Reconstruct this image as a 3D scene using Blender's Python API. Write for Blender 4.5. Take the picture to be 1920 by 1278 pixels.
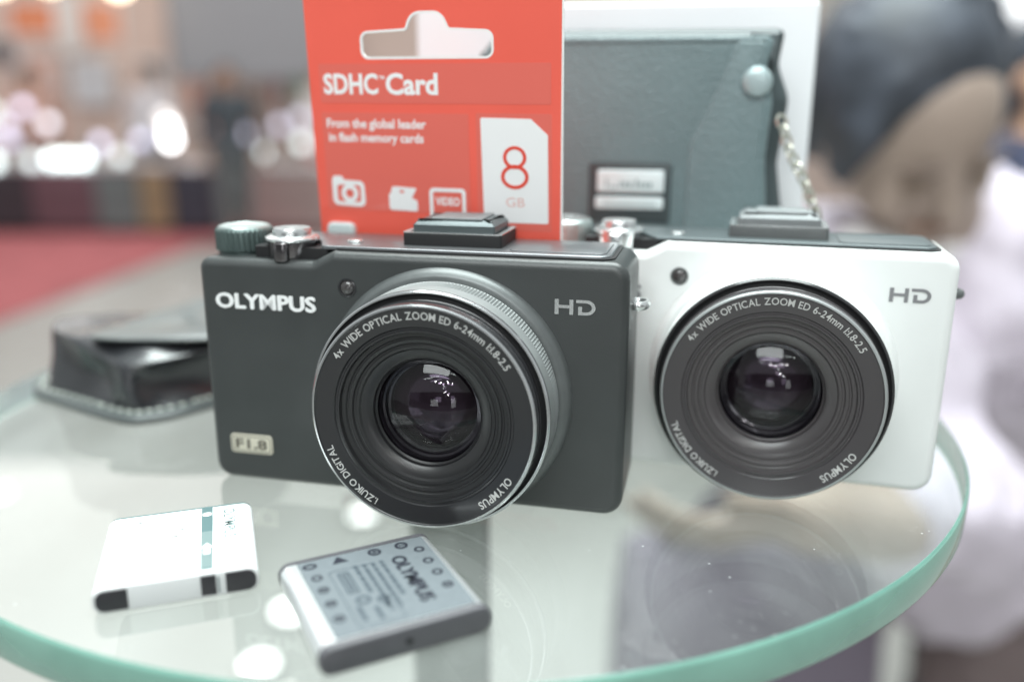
import bpy, bmesh, math, random
from mathutils import Vector, Matrix, Euler

random.seed(7)
for o in list(bpy.data.objects):
    bpy.data.objects.remove(o)
SC = bpy.context.scene
COL = SC.collection
S = 0.001                      # meshes below are written in millimetres
FLOOR = -1.15                  # the table top is z = 0
rad = math.radians

# ------------------------------------------------------------------ camera
PITCH, ROLL, CAMH = 0.2616, 0.0032, 0.0956
cd = bpy.data.cameras.new('camera')
cam = bpy.data.objects.new('camera', cd)
COL.objects.link(cam)
cd.sensor_width = 36.0
cd.lens = 36.0 * 1618.9 / 1920.0
cd.clip_start, cd.clip_end = 0.01, 100.0
fw = Vector((0, math.cos(PITCH), -math.sin(PITCH)))
rt = Vector((1, 0, 0))
up = rt.cross(fw)
R_ = rt * math.cos(ROLL) + up * math.sin(ROLL)
U_ = up * math.cos(ROLL) - rt * math.sin(ROLL)
m = Matrix((R_, U_, -fw)).transposed().to_4x4()
m.translation = (0, 0, CAMH)
cam.matrix_world = m
cd.dof.use_dof = True
cd.dof.focus_distance = 0.198
cd.dof.aperture_fstop = 4.2
SC.camera = cam

# ------------------------------------------------------------------ light of the hall
w = bpy.data.worlds.new('World')
SC.world = w
w.use_nodes = True
bg = w.node_tree.nodes['Background']
bg.inputs[0].default_value = (0.90, 0.96, 0.97, 1)
bg.inputs[1].default_value = 0.56
SC.view_settings.view_transform = 'Standard'
SC.view_settings.look = 'None'
SC.view_settings.exposure = 0.1
SC.view_settings.gamma = 1.0
SC.cycles.use_denoising = True
SC.cycles.max_bounces = 14
SC.cycles.transparent_max_bounces = 16
SC.cycles.caustics_reflective = False
SC.cycles.caustics_refractive = False
SC.cycles.sample_clamp_indirect = 6.0


def area(name, loc, target, size, power, color):
    l = bpy.data.lights.new(name, 'AREA')
    l.shape = 'RECTANGLE'
    l.size, l.size_y = size
    l.energy, l.color = power, color
    o = bpy.data.objects.new(name, l)
    COL.objects.link(o)
    o.location = loc
    d = Vector(target) - Vector(loc)
    o.rotation_euler = d.to_track_quat('-Z', 'Y').to_euler()
    return o


area('ceiling_light_bank', (0.1, 0.75, 2.3), (0.0, 0.25, 0), (2.0, 1.6), 150, (0.90, 1.0, 0.98))
area('added_front_light', (-0.5, -1.3, 1.9), (0.0, 0.2, 0), (1.6, 0.7), 34, (0.94, 1.0, 1.0))  # unseen light added above the viewer for a vertical gradient and highlights
area('hall_light_bank', (-2.0, 6.5, 3.6), (-2.0, 6.7, 0), (9, 5), 240, (1.0, 0.93, 0.88))


# ------------------------------------------------------------------ materials
def lin(c):
    return tuple((x / 12.92 if x <= 0.04045 else ((x + 0.055) / 1.055) ** 2.4) for x in c)


def rgb(r, g, b):
    return lin((r / 255, g / 255, b / 255))


def P(name, base, rough=0.5, metal=0.0, spec=0.5, coat=0.0, mottle=None, bump=None, emit=None, sheen=0.0, trans=0.0):
    mt = bpy.data.materials.new(name)
    mt.use_nodes = True
    nt = mt.node_tree
    b = nt.nodes['Principled BSDF']
    b.inputs['Base Color'].default_value = (*base, 1)
    b.inputs['Roughness'].default_value = rough
    b.inputs['Metallic'].default_value = metal
    b.inputs['Specular IOR Level'].default_value = spec
    b.inputs['Coat Weight'].default_value = coat
    b.inputs['Coat Roughness'].default_value = 0.08
    b.inputs['Sheen Weight'].default_value = sheen
    b.inputs['Transmission Weight'].default_value = trans
    if emit:
        b.inputs['Emission Color'].default_value = (*emit[0], 1)
        b.inputs['Emission Strength'].default_value = emit[1]
    tc = nt.nodes.new('ShaderNodeTexCoord')
    if mottle:
        n = nt.nodes.new('ShaderNodeTexNoise')
        n.inputs['Scale'].default_value = mottle[0]
        n.inputs['Detail'].default_value = 5
        nt.links.new(tc.outputs['Object'], n.inputs['Vector'])
        r = nt.nodes.new('ShaderNodeValToRGB')
        r.color_ramp.elements[0].position = 0.3
        r.color_ramp.elements[1].position = 0.7
        k = mottle[1]
        r.color_ramp.elements[0].color = (*[c * (1 - k) for c in base], 1)
        r.color_ramp.elements[1].color = (*[min(1, c * (1 + k)) for c in base], 1)
        nt.links.new(n.outputs['Fac'], r.inputs['Fac'])
        nt.links.new(r.outputs['Color'], b.inputs['Base Color'])
        mr = nt.nodes.new('ShaderNodeMapRange')
        mr.inputs['To Min'].default_value = max(0.02, rough * 0.85)
        mr.inputs['To Max'].default_value = min(1, rough * 1.15)
        nt.links.new(n.outputs['Fac'], mr.inputs['Value'])
        nt.links.new(mr.outputs['Result'], b.inputs['Roughness'])
    if bump:
        n2 = nt.nodes.new('ShaderNodeTexNoise')
        n2.inputs['Scale'].default_value = bump[0]
        n2.inputs['Detail'].default_value = 4
        nt.links.new(tc.outputs['Object'], n2.inputs['Vector'])
        bp = nt.nodes.new('ShaderNodeBump')
        bp.inputs['Strength'].default_value = bump[1]
        bp.inputs['Distance'].default_value = bump[2]
        nt.links.new(n2.outputs['Fac'], bp.inputs['Height'])
        nt.links.new(bp.outputs['Normal'], b.inputs['Normal'])
    return mt


def clear_sheet(name, tint, gloss_rough=0.0, f0=0.04, extra=0.0, smudge=0.0):
    """thin clear glass face: straight-through light plus a Schlick reflection"""
    mt = bpy.data.materials.new(name)
    mt.use_nodes = True
    nt = mt.node_tree
    nt.nodes.remove(nt.nodes['Principled BSDF'])
    out = nt.nodes['Material Output']
    lw = nt.nodes.new('ShaderNodeLayerWeight')
    lw.inputs['Blend'].default_value = 0.5
    pw = nt.nodes.new('ShaderNodeMath')
    pw.operation = 'POWER'
    pw.inputs[1].default_value = 5.0
    nt.links.new(lw.outputs['Facing'], pw.inputs[0])
    ml = nt.nodes.new('ShaderNodeMath')
    ml.operation = 'MULTIPLY_ADD'
    ml.inputs[1].default_value = 1 - f0
    ml.inputs[2].default_value = f0 + extra
    nt.links.new(pw.outputs[0], ml.inputs[0])
    t = nt.nodes.new('ShaderNodeBsdfTransparent')
    t.inputs[0].default_value = (*tint, 1)
    g = nt.nodes.new('ShaderNodeBsdfGlossy')
    g.inputs['Roughness'].default_value = gloss_rough
    mx = nt.nodes.new('ShaderNodeMixShader')
    nt.links.new(ml.outputs[0], mx.inputs[0])
    nt.links.new(t.outputs[0], mx.inputs[1])
    nt.links.new(g.outputs[0], mx.inputs[2])
    last_ = mx
    if smudge:
        tc = nt.nodes.new('ShaderNodeTexCoord')
        mp = nt.nodes.new('ShaderNodeMapping'); mp.inputs['Scale'].default_value = (26, 9, 1); mp.inputs['Rotation'].default_value = (0, 0, 0.9)
        nz = nt.nodes.new('ShaderNodeTexNoise'); nz.inputs['Scale'].default_value = 1.0; nz.inputs['Detail'].default_value = 7
        nt.links.new(tc.outputs['Object'], mp.inputs['Vector']); nt.links.new(mp.outputs[0], nz.inputs['Vector'])
        mr = nt.nodes.new('ShaderNodeMapRange'); mr.inputs['From Min'].default_value = 0.35; mr.inputs['From Max'].default_value = 0.75
        mr.inputs['To Min'].default_value = smudge * 0.25; mr.inputs['To Max'].default_value = smudge
        nt.links.new(nz.outputs['Fac'], mr.inputs['Value'])
        sp_ = nt.nodes.new('ShaderNodeTexNoise'); sp_.inputs['Scale'].default_value = 900; sp_.inputs['Detail'].default_value = 1
        nt.links.new(tc.outputs['Object'], sp_.inputs['Vector'])
        m2 = nt.nodes.new('ShaderNodeMapRange'); m2.inputs['From Min'].default_value = 0.74; m2.inputs['From Max'].default_value = 0.80
        m2.inputs['To Max'].default_value = 0.30
        nt.links.new(sp_.outputs['Fac'], m2.inputs['Value'])
        ad = nt.nodes.new('ShaderNodeMath'); ad.operation = 'ADD'; ad.use_clamp = True
        nt.links.new(mr.outputs[0], ad.inputs[0]); nt.links.new(m2.outputs[0], ad.inputs[1])
        df = nt.nodes.new('ShaderNodeBsdfDiffuse'); df.inputs[0].default_value = (0.75, 0.78, 0.77, 1)
        last_ = nt.nodes.new('ShaderNodeMixShader')
        nt.links.new(ad.outputs[0], last_.inputs[0]); nt.links.new(mx.outputs[0], last_.inputs[1]); nt.links.new(df.outputs[0], last_.inputs[2])
    nt.links.new(last_.outputs[0], out.inputs['Surface'])
    return mt


M = {}
M['black_paint'] = P('black_paint', (0.042, 0.046, 0.046), 0.37, spec=0.5, mottle=(70, 0.08), bump=(2600, 0.22, 0.0002))
M['white_paint'] = P('white_paint', (0.75, 0.77, 0.76), 0.38, coat=0.25, mottle=(60, 0.02))
M['dark_metal'] = P('dark_metal', (0.13, 0.14, 0.14), 0.40, metal=0.4, mottle=(200, 0.08))
M['plate_grey'] = P('plate_grey', (0.22, 0.23, 0.24), 0.32, metal=0.7, bump=(2200, 0.15, 0.0001))
M['plate_dark'] = P('plate_dark', (0.10, 0.12, 0.125), 0.36, metal=0.4, bump=(2200, 0.15, 0.0001))
M['shoe_grey'] = P('shoe_grey', (0.19, 0.205, 0.21), 0.5, metal=0.1, mottle=(300, 0.08))
M['gap_black'] = P('gap_black', (0.008, 0.008, 0.009), 0.6)
M['ring_silver'] = P('ring_silver', (0.38, 0.40, 0.40), 0.38, metal=0.5, mottle=(150, 0.04))
M['ring_dark'] = P('ring_dark', (0.07, 0.073, 0.076), 0.30, metal=0.3, coat=0.3)
M['barrel_hazed'] = P('barrel_hazed', (0.050, 0.045, 0.048), 0.26, spec=0.6, coat=0.3)  # white camera's barrel: haze over the lens put into a lighter grey
M['groove_hazed'] = P('groove_hazed', (0.062, 0.056, 0.058), 0.28, spec=0.6)  # same haze put into the colour of the white camera's lens funnel
M['barrel_black'] = P('barrel_black', (0.022, 0.022, 0.024), 0.20, spec=0.5, coat=0.2)
M['groove_black'] = P('groove_black', (0.020, 0.020, 0.021), 0.30)
M['rim_edge'] = P('rim_edge', (0.55, 0.56, 0.57), 0.18, metal=0.9)
M['chrome'] = P('chrome', (0.80, 0.82, 0.82), 0.20, metal=0.9)
M['dark_chrome'] = P('dark_chrome', (0.16, 0.15, 0.155), 0.14, metal=0.9)
M['satin_silver'] = P('satin_silver', (0.72, 0.74, 0.74), 0.26, metal=0.9)
M['dial_dark'] = P('dial_dark', (0.09, 0.125, 0.12), 0.36, metal=0.5)
M['dial_top'] = P('dial_top', (0.50, 0.58, 0.57), 0.28, metal=0.8)
M['white_print'] = P('white_print', (0.82, 0.83, 0.83), 0.5)
M['lens_print'] = P('lens_print', (0.50, 0.50, 0.49), 0.5)
M['grey_print'] = P('grey_print', (0.20, 0.20, 0.21), 0.45)
M['badge_cream'] = P('badge_cream', (0.66, 0.63, 0.52), 0.4, metal=0.2)
M['badge_dark'] = P('badge_dark', (0.11, 0.10, 0.08), 0.5)
M['lens_glass'] = clear_sheet('lens_glass', (0.86, 0.84, 0.88), f0=0.035)
M['lens_inner'] = P('lens_inner', (0.014, 0.009, 0.012), 0.0, spec=0.3)
M['lens_inner'].node_tree.nodes['Principled BSDF'].inputs['Specular Tint'].default_value = (0.80, 0.66, 0.86, 1)
M['lens_inner'].node_tree.nodes['Principled BSDF'].inputs['Specular IOR Level'].default_value = 0.45
M['lens_deep'] = P('lens_deep', (0.010, 0.009, 0.011), 0.12, spec=0.8)
M['lamp_glass'] = P('lamp_glass', (0.05, 0.045, 0.045), 0.08, spec=0.8)
M['card_red'] = P('card_red', (0.86, 0.125, 0.085), 0.42, coat=0.35, mottle=(30, 0.03))
M['card_band'] = P('card_band', (0.76, 0.145, 0.11), 0.42, coat=0.35)
M['card_core'] = P('card_core', (0.85, 0.84, 0.83), 0.6)
M['card_white'] = P('card_white', (0.86, 0.86, 0.86), 0.45)
M['print_red'] = P('print_red', (0.75, 0.06, 0.03), 0.45)
M['print_faint'] = P('print_faint', (0.78, 0.50, 0.46), 0.45)
M['blister'] = P('blister', (0.62, 0.70, 0.70), 0.15, coat=0.5)
M['leather'] = P('leather', (0.022, 0.023, 0.026), 0.27, spec=0.7, coat=0.35, bump=(900, 0.3, 0.0004), mottle=(40, 0.12))
M['leather_flap_sheen'] = P('leather_flap_sheen', (0.06, 0.072, 0.072), 0.36, spec=1.0, coat=0.2, bump=(300, 0.2, 0.0005))  # ceiling reflection on the flap put into a paler, greener base
M['leather_edge'] = P('leather_edge', (0.07, 0.08, 0.08), 0.38, spec=0.5, bump=(700, 0.3, 0.0004))
M['thread'] = P('thread', (0.60, 0.64, 0.58), 0.7)
M['pouch'] = P('pouch', (0.135, 0.20, 0.21), 0.40, spec=0.6, sheen=0.3, bump=(900, 0.7, 0.0008), mottle=(22, 0.12))  # paler than the sides: bright sheen on the front put into the colour
M['pouch_flap'] = P('pouch_flap', (0.142, 0.207, 0.217), 0.38, spec=0.6, sheen=0.3, bump=(900, 0.6, 0.0008), mottle=(22, 0.10))
M['pouch_side'] = P('pouch_side', (0.05, 0.068, 0.072), 0.5, bump=(380, 0.25, 0.0005))  # darker copy for the sides, with side shading put into the colour
M['plate_silver'] = P('plate_silver', (0.72, 0.84, 0.85), 0.30, metal=0.05)
M['plate_text'] = P('plate_text', (0.22, 0.33, 0.33), 0.5)
M['chain_gold'] = P('chain_gold', (0.66, 0.66, 0.58), 0.28, metal=0.85)
M['board_white'] = P('board_white', (0.84, 0.86, 0.88), 0.55, mottle=(12, 0.02))
M['batt_white'] = P('batt_white', (0.70, 0.71, 0.71), 0.5, spec=0.3)
M['batt_black'] = P('batt_black', (0.022, 0.020, 0.024), 0.45, mottle=(300, 0.2))
M['batt_teal'] = P('batt_teal', (0.085, 0.145, 0.15), 0.55, spec=0.2)
M['batt_pale'] = P('batt_pale', (0.15, 0.205, 0.205), 0.55, spec=0.2)
M['batt_faint'] = P('batt_faint', (0.26, 0.30, 0.30), 0.55, spec=0.2)
M['batt_cap'] = P('batt_cap', (0.085, 0.083, 0.092), 0.42, mottle=(250, 0.1))
M['batt_cap_teal'] = P('batt_cap_teal', (0.10, 0.17, 0.17), 0.42)
M['batt_alu'] = P('batt_alu', (0.80, 0.82, 0.83), 0.30, metal=0.75)
M['batt_label'] = P('batt_label', (0.135, 0.153, 0.166), 0.55, spec=0.2, mottle=(700, 0.06))
M['batt_print'] = P('batt_print', (0.018, 0.02, 0.03), 0.6, spec=0.2)
M['batt_print_soft'] = P('batt_print_soft', (0.055, 0.07, 0.085), 0.6, spec=0.2)
M['glass_top'] = clear_sheet('glass_top', (0.95, 0.985, 0.975), f0=0.085, smudge=0.10)
M['glass_under'] = clear_sheet('glass_under', (0.96, 0.985, 0.98), f0=0.05)
M['glass_edge'] = P('glass_edge', (0.16, 0.37, 0.30), 0.10, spec=0.6, trans=0.5, mottle=(70, 0.12))
M['steel'] = P('steel', (0.36, 0.37, 0.36), 0.30, metal=0.9, mottle=(8, 0.1))
M['skin'] = P('skin', (0.42, 0.25, 0.17), 0.55)
M['skin_shade'] = P('skin_shade', (0.36, 0.28, 0.235), 0.6, mottle=(14, 0.12), bump=(220, 0.2, 0.001))
M['hair'] = P('hair', (0.040, 0.046, 0.060), 0.55, spec=0.45, mottle=(24, 0.5))
M['lip'] = P('lip', (0.30, 0.19, 0.145), 0.6)
M['eye'] = P('eye', (0.20, 0.145, 0.11), 0.4)
M['brow'] = P('brow', (0.16, 0.12, 0.10), 0.7)


def cloth(name, c):
    if name not in M:
        M[name] = P(name, c, 0.85, mottle=(9, 0.08), bump=(60, 0.3, 0.004))
    return M[name]


# ------------------------------------------------------------------ object helpers
def tag(o, label=None, cat=None, group=None, kind=None):
    if label: o['label'] = label
    if cat: o['category'] = cat
    if group: o['group'] = group
    if kind: o['kind'] = kind
    return o


def empty(name, loc, rz=0.0):
    o = bpy.data.objects.new(name, None)
    o.empty_display_size = 0.02
    COL.objects.link(o)
    o.location = loc
    o.rotation_euler = (0, 0, rz)
    return o


class MB:
    def __init__(s):
        s.v, s.f = [], []

    def add(s, vs, fs):
        n = len(s.v)
        s.v += [tuple(p) for p in vs]
        s.f += [tuple(i + n for i in f) for f in fs]
        return s

    def loft(s, rings, cap0=True, cap1=True, closed=True):
        n = len(rings[0])
        vs = [p for r in rings for p in r]
        fs = []
        for k in range(len(rings) - 1):
            for i in range(n if closed else n - 1):
                j = (i + 1) % n
                fs.append((k * n + i, k * n + j, (k + 1) * n + j, (k + 1) * n + i))
        if cap0: fs.append(tuple(reversed(range(n))))
        if cap1: fs.append(tuple((len(rings) - 1) * n + i for i in range(n)))
        return s.add(vs, fs)

    def box(s, x0, x1, y0, y1, z0, z1):
        return s.loft([[(x0, y0, z), (x1, y0, z), (x1, y1, z), (x0, y1, z)] for z in (z0, z1)])

    def lathe(s, prof, n, fr, cap0=False, cap1=False, mod=None):
        rings = []
        for (r, d) in prof:
            ring = []
            for i in range(n):
                t = 2 * math.pi * i / n
                q = r + (mod(i, r, d) if mod else 0)
                ring.append(fr(q * math.cos(t), q * math.sin(t), d))
            rings.append(ring)
        return s.loft(rings, cap0, cap1)

    def prism(s, poly, lo, hi, fr, r0=0.0, r1=0.0, seg=4):
        st = []
        if r0 > 0:
            for k in range(seg + 1):
                a = math.pi / 2 * k / seg
                st.append((lo + r0 * (1 - math.sin(a)), r0 * (1 - math.cos(a))))
            st.reverse()
            st = [(lo + r0 * (1 - math.cos(math.pi / 2 * k / seg)), r0 * (1 - math.sin(math.pi / 2 * k / seg))) for k in range(seg + 1)]
        else:
            st = [(lo, 0.0)]
        if r1 > 0:
            st += [(hi - r1 * (1 - math.sin(math.pi / 2 * k / seg)), r1 * (1 - math.cos(math.pi / 2 * k / seg))) for k in range(seg + 1)]
        else:
            st.append((hi, 0.0))
        rings = [[fr(x, y, d) for x, y in offset(poly, ins)] for d, ins in st]
        return s.loft(rings)

    def build(s, name, mat, parent=None, sharp=32, kind=None, label=None, smooth=True, scale=S):
        me = bpy.data.meshes.new(name)
        me.from_pydata([(x * scale, y * scale, z * scale) for x, y, z in s.v], [], s.f)
        bm = bmesh.new()
        bm.from_mesh(me)
        bmesh.ops.remove_doubles(bm, verts=bm.verts, dist=1e-7)
        bmesh.ops.recalc_face_normals(bm, faces=bm.faces)
        bm.to_mesh(me)
        bm.free()
        if smooth:
            me.polygons.foreach_set('use_smooth', [True] * len(me.polygons))
            me.set_sharp_from_angle(angle=rad(sharp))
        me.materials.append(mat)
        o = bpy.data.objects.new(name, me)
        COL.objects.link(o)
        if parent: o.parent = parent
        if kind: o['kind'] = kind
        if label: o['label'] = label
        return o


def offset(poly, d):
    if abs(d) < 1e-9: return list(poly)
    n = len(poly)
    out = []
    for i in range(n):
        a, b, c = poly[i - 1], poly[i], poly[(i + 1) % n]
        e1 = Vector((b[0] - a[0], b[1] - a[1])).normalized()
        e2 = Vector((c[0] - b[0], c[1] - b[1])).normalized()
        n1, n2 = Vector((-e1.y, e1.x)), Vector((-e2.y, e2.x))
        h = n1 + n2
        if h.length < 1e-6: h = n1
        h.normalize()
        k = max(0.4, h.dot(n1))
        out.append((b[0] + h.x * d / k, b[1] + h.y * d / k))
    return out


def rpoly(pts, seg=5):
    """counter-clockwise polygon with a fillet radius at each corner: (x, y, r)"""
    out = []
    n = len(pts)
    for i in range(n):
        a, b, c = pts[i - 1], pts[i], pts[(i + 1) % n]
        r = b[2]
        B = Vector(b[:2])
        if r <= 0:
            out.append(tuple(B)); continue
        d1 = (Vector(a[:2]) - B).normalized()
        d2 = (Vector(c[:2]) - B).normalized()
        ang = d1.angle(d2)
        t = r / math.tan(ang / 2)
        p1, p2 = B + d1 * t, B + d2 * t
        cen = B + (d1 + d2).normalized() * (r / math.sin(ang / 2))
        a1 = math.atan2(p1.y - cen.y, p1.x - cen.x)
        a2 = math.atan2(p2.y - cen.y, p2.x - cen.x)
        da = (a2 - a1 + math.pi) % (2 * math.pi) - math.pi
        for k in range(seg + 1):
            q = a1 + da * k / seg
            out.append((cen.x + r * math.cos(q), cen.y + r * math.sin(q)))
    return out


def rrect(x0, x1, y0, y1, r, seg=5):
    return rpoly([(x0, y0, r), (x1, y0, r), (x1, y1, r), (x0, y1, r)], seg)


def circle(cx, cy, r, n=32, ry=None):
    ry = ry or r
    return [(cx + r * math.cos(2 * math.pi * i / n), cy + ry * math.sin(2 * math.pi * i / n)) for i in range(n)]


def curve_mesh(cu):
    ob = bpy.data.objects.new('tmp', cu)
    COL.objects.link(ob)
    dg = bpy.context.evaluated_depsgraph_get()
    dg.update()
    ev = ob.evaluated_get(dg)
    me = ev.to_mesh()
    vs = [tuple(v.co) for v in me.vertices]
    fs = [tuple(p.vertices) for p in me.polygons]
    ev.to_mesh_clear()
    bpy.data.objects.remove(ob)
    bpy.data.curves.remove(cu)
    return vs, fs


def flat(mb, loops, t, fr):
    """a flat shape of thickness t with holes (outer loop first)"""
    cu = bpy.data.curves.new('tmp', 'CURVE')
    cu.dimensions = '2D'
    cu.fill_mode = 'BOTH'
    cu.extrude = t / 2
    for lp in loops:
        sp = cu.splines.new('POLY')
        sp.points.add(len(lp) - 1)
        for i, p in enumerate(lp):
            sp.points[i].co = (p[0], p[1], 0, 1)
        sp.use_cyclic_u = True
    vs, fs = curve_mesh(cu)
    mb.add([fr(x, y, z + t / 2) for x, y, z in vs], fs)
    return mb


GLY = {}


def glyphs(txt, bold=0.0):
    key = (txt, bold)
    if key not in GLY:
        cu = bpy.data.curves.new('tmp', 'FONT')
        cu.body = txt
        cu.size = 1.0
        cu.offset = bold
        cu.extrude = 0.02
        cu.resolution_u = 3
        GLY[key] = curve_mesh(cu)
    return GLY[key]


def text(mb, txt, x0, y0, wid, hei, t, fr, bold=0.0, shear=0.0):
    """lettering fitted into the box x0..x0+wid, y0..y0+hei, raised by t"""
    vs, fs = glyphs(txt, bold)
    xs = [v[0] for v in vs]; ys = [v[1] for v in vs]
    ax, bx, ay, by = min(xs), max(xs), min(ys), max(ys)
    out = []
    for x, y, z in vs:
        u = x0 + (x - ax) / (bx - ax) * wid
        v = y0 + (y - ay) / (by - ay) * hei
        out.append(fr(u, v, t * (z + 0.02) / 0.04))
    mb.add(out, fs)
    return mb


def bold_text(mb, txt, x0, y0, wid, hei, t, fr, st):
    for k, (dx, dy) in enumerate(((-st, 0), (st, 0), (0, st * 0.6), (0, -st * 0.6), (0, 0))):
        text(mb, txt, x0 + st + dx, y0 + st * 0.6 + dy, wid - 2 * st, hei - 1.2 * st, t + 0.012 * k, fr, 0.008)


def arc_text(mb, txt, r, a0, a1, cap, t, fr, bold=0.0, wide=1.0):
    """letters set clockwise along a circle from a0 to a1 (degrees clockwise from the top)"""
    base = glyphs('H', bold)[0]
    hh = max(v[1] for v in base)
    k = cap / hh
    ws = []
    for ch in txt:
        if ch == ' ': ws.append((0, 0.33)); continue
        xs = [v[0] for v in glyphs(ch, bold)[0]]
        ws.append((min(xs), max(xs) - min(xs) + 0.09))
    tot = sum(q[1] for q in ws)
    pos = 0
    span = rad(a1 - a0)
    for ch, (x0, wd) in zip(txt, ws):
        if ch != ' ':
            vs, fs = glyphs(ch, bold)
            a = rad(a0) + span * (pos + wd / 2) / tot
            ca, sa = math.cos(a), math.sin(a)
            sx = span * r / tot
            out = []
            for x, y, z in vs:
                u = (x - x0 - (wd - 0.09) / 2) * sx * wide
                v = r - cap / 2 + y * k
                out.append(fr(u * ca + v * sa, -u * sa + v * ca, t * (z + 0.02) / 0.04))
            mb.add(out, fs)
        pos += wd
    return mb


def front(d0=0.0):
    return lambda x, z, q: (x, -(d0 + q), z)


def topf(z0=0.0):
    return lambda x, y, q: (x, y, z0 + q)


def lensf(cx, cz, d0=0.0):
    return lambda a, b, q: (cx + a, -(d0 + q), cz + b)


def vert(cx, cy, z0=0.0):
    return lambda a, b, q: (cx + a, cy + b, z0 + q)


# ------------------------------------------------------------------ the compact camera
LX, LZ = 65.0, 28.4


def compact_camera(loc, yaw, light, label, W=108.8):
    root = empty('compact_camera', (loc[0] * S, loc[1] * S, 0), yaw)
    tag(root, label, 'camera', 'compact cameras on the glass table')
    paint = M['white_paint'] if light else M['black_paint']
    outline = rpoly([(0, 0, 4.6), (W, 0, 4.8), (W, 62.4, 4.4), (36.8, 62.4, 2.5), (31.4, 59.6, 2.5), (0, 59.6, 3.0)], 6)
    body = MB()
    body.prism(outline, 0, 28, lambda x, z, d: (x, d, z), 2.4, 3.6, 7)
    bo = body.build('body', paint, root, 40)
    # top plate: a dark gap line and the plate in it
    g = MB(); g.prism(rpoly([(36.5, 2.0, 2), (W - 4.0, 2.0, 3.4), (W - 4.0, 26.2, 3), (36.5, 26.2, 2)]), 62.2, 62.75, topf())
    g.build('plate_gap', M['gap_black'], root)
    tp = MB(); tp.prism(rpoly([(33.0, 2.9, 2), (W - 4.9, 2.9, 3), (W - 4.9, 25.6, 2.5), (13.6, 25.6, 2), (13.6, 12, 1), (28.5, 12, 1)]), 62.4, 63.3, topf(), 0, 0.35, 3)
    tpo = tp.build('top_plate', M['plate_dark'] if light else M['plate_grey'], root)
    ed = MB()
    ed.prism(rrect(79.5, W - 6.2, 5.2, 23.6, 1.6), 63.3, 63.55, topf(), 0, 0.15, 2)
    ed.build('flash_cover', M['plate_dark'] if light else M['plate_grey'], tpo)
    # plinth under the dials
    pl = MB(); pl.prism(rpoly([(14.2, 3.6, 1), (30.0, 3.2, 1), (34.6, 3.2, 1), (34.6, 25, 1), (14.2, 25, 1)]), 59.5, 62.4, topf())
    pl.build('dial_plinth', M['gap_black'], root)
    # on/off button
    pb = MB(); pb.lathe([(0.01, 64.0), (1.7, 63.95), (2.0, 63.6), (2.0, 63.2)], 28, vert(38.6, 10.5))
    pb.build('power_button', M['satin_silver'], root)
    # mode dial with a knurled side and dished top
    md = MB()
    kn = lambda i, r, d: (0.16 if (i // 2) % 2 else -0.06) if 60.4 < d < 65.4 and r > 7.2 else 0
    md.lathe([(6.8, 59.4), (6.8, 60.2), (7.3, 60.5), (7.3, 65.3), (7.0, 65.9), (6.6, 66.1)], 144, vert(7.3, 11.7), False, True, kn)
    mdo = md.build('mode_dial', M['dial_top'] if light else M['dial_dark'], root, 28)
    mt = MB(); mt.lathe([(6.6, 66.0), (6.4, 66.4), (5.8, 66.5), (5.4, 66.3), (0.01, 66.2)], 60, vert(7.3, 11.7))
    mt.build('dial_face', M['satin_silver'] if light else M['dial_top'], mdo)
    # zoom lever ring with front tab, shutter button
    zm = M['chrome'] if light else M['dark_chrome']
    zr = MB()
    zr.lathe([(6.0, 59.6), (6.2, 60.0), (6.2, 63.6), (5.2, 63.7)], 72, vert(22.9, 7.6))
    zo = zr.build('zoom_ring', zm, root, 34)
    rim_ = MB()
    rim_.lathe([(6.1, 63.6), (6.7, 63.8), (6.85, 64.2), (6.7, 64.6), (5.6, 65.1), (5.0, 65.1)], 72, vert(22.9, 7.6), False, True)
    rim_.build('zoom_rim', M['chrome'] if light else M['satin_silver'], zo, 40)
    tab = MB(); tab.prism(rrect(21.0, 24.8, 0.0, 3.6, 1.2), 59.2, 63.9, topf(), 0.3, 0.5, 3)
    tab.build('zoom_tab', zm, zo)
    sb = MB(); sb.lathe([(4.8, 64.8), (4.8, 66.2), (4.5, 66.8), (3.4, 66.9), (0.01, 66.5)], 48, vert(22.9, 7.6))
    sb.build('shutter_button', M['satin_silver'], root)
    # hot shoe with its slide-on cover
    sh = MB(); sh.prism(rrect(52.0, 77.0, 8.4, 25.4, 0.8), 63.2, 66.3, topf(), 0, 0.35, 3)
    sho = sh.build('hot_shoe', M['gap_black'] if not light else M['dark_metal'], root)
    rm = MB(); flat(rm, [rrect(52.0, 77.0, 8.4, 25.4, 0.8), rrect(53.3, 75.7, 9.8, 25.0, 0.6)], 0.25, topf(66.3))
    rm.build('shoe_rail', M['satin_silver'], sho)
    cvp = [(54.2, 9.7, 0.8), (75.0, 9.7, 0.8), (75.0, 25.0, 0.8), (54.2, 25.0, 0.8)]
    cv = MB()
    rings = []
    for z, i in ((66.2, 0), (68.2, 0), (68.7, 0.5), (69.4, 1.5), (69.6, 1.9)):
        rings.append([(x, y, z) for x, y in offset(rpoly(cvp), i)])
    cv.loft(rings)
    cvo = cv.build('shoe_cover', M['plate_dark'] if not light else M['shoe_grey'], root, 25)
    cp = MB(); cp.prism(rrect(58.6, 71.6, 11.0, 23.6, 0.5), 69.5, 70.0, topf(), 0, 0.25, 2)
    cp.build('cover_panel', M['shoe_grey'], cvo)
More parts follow.
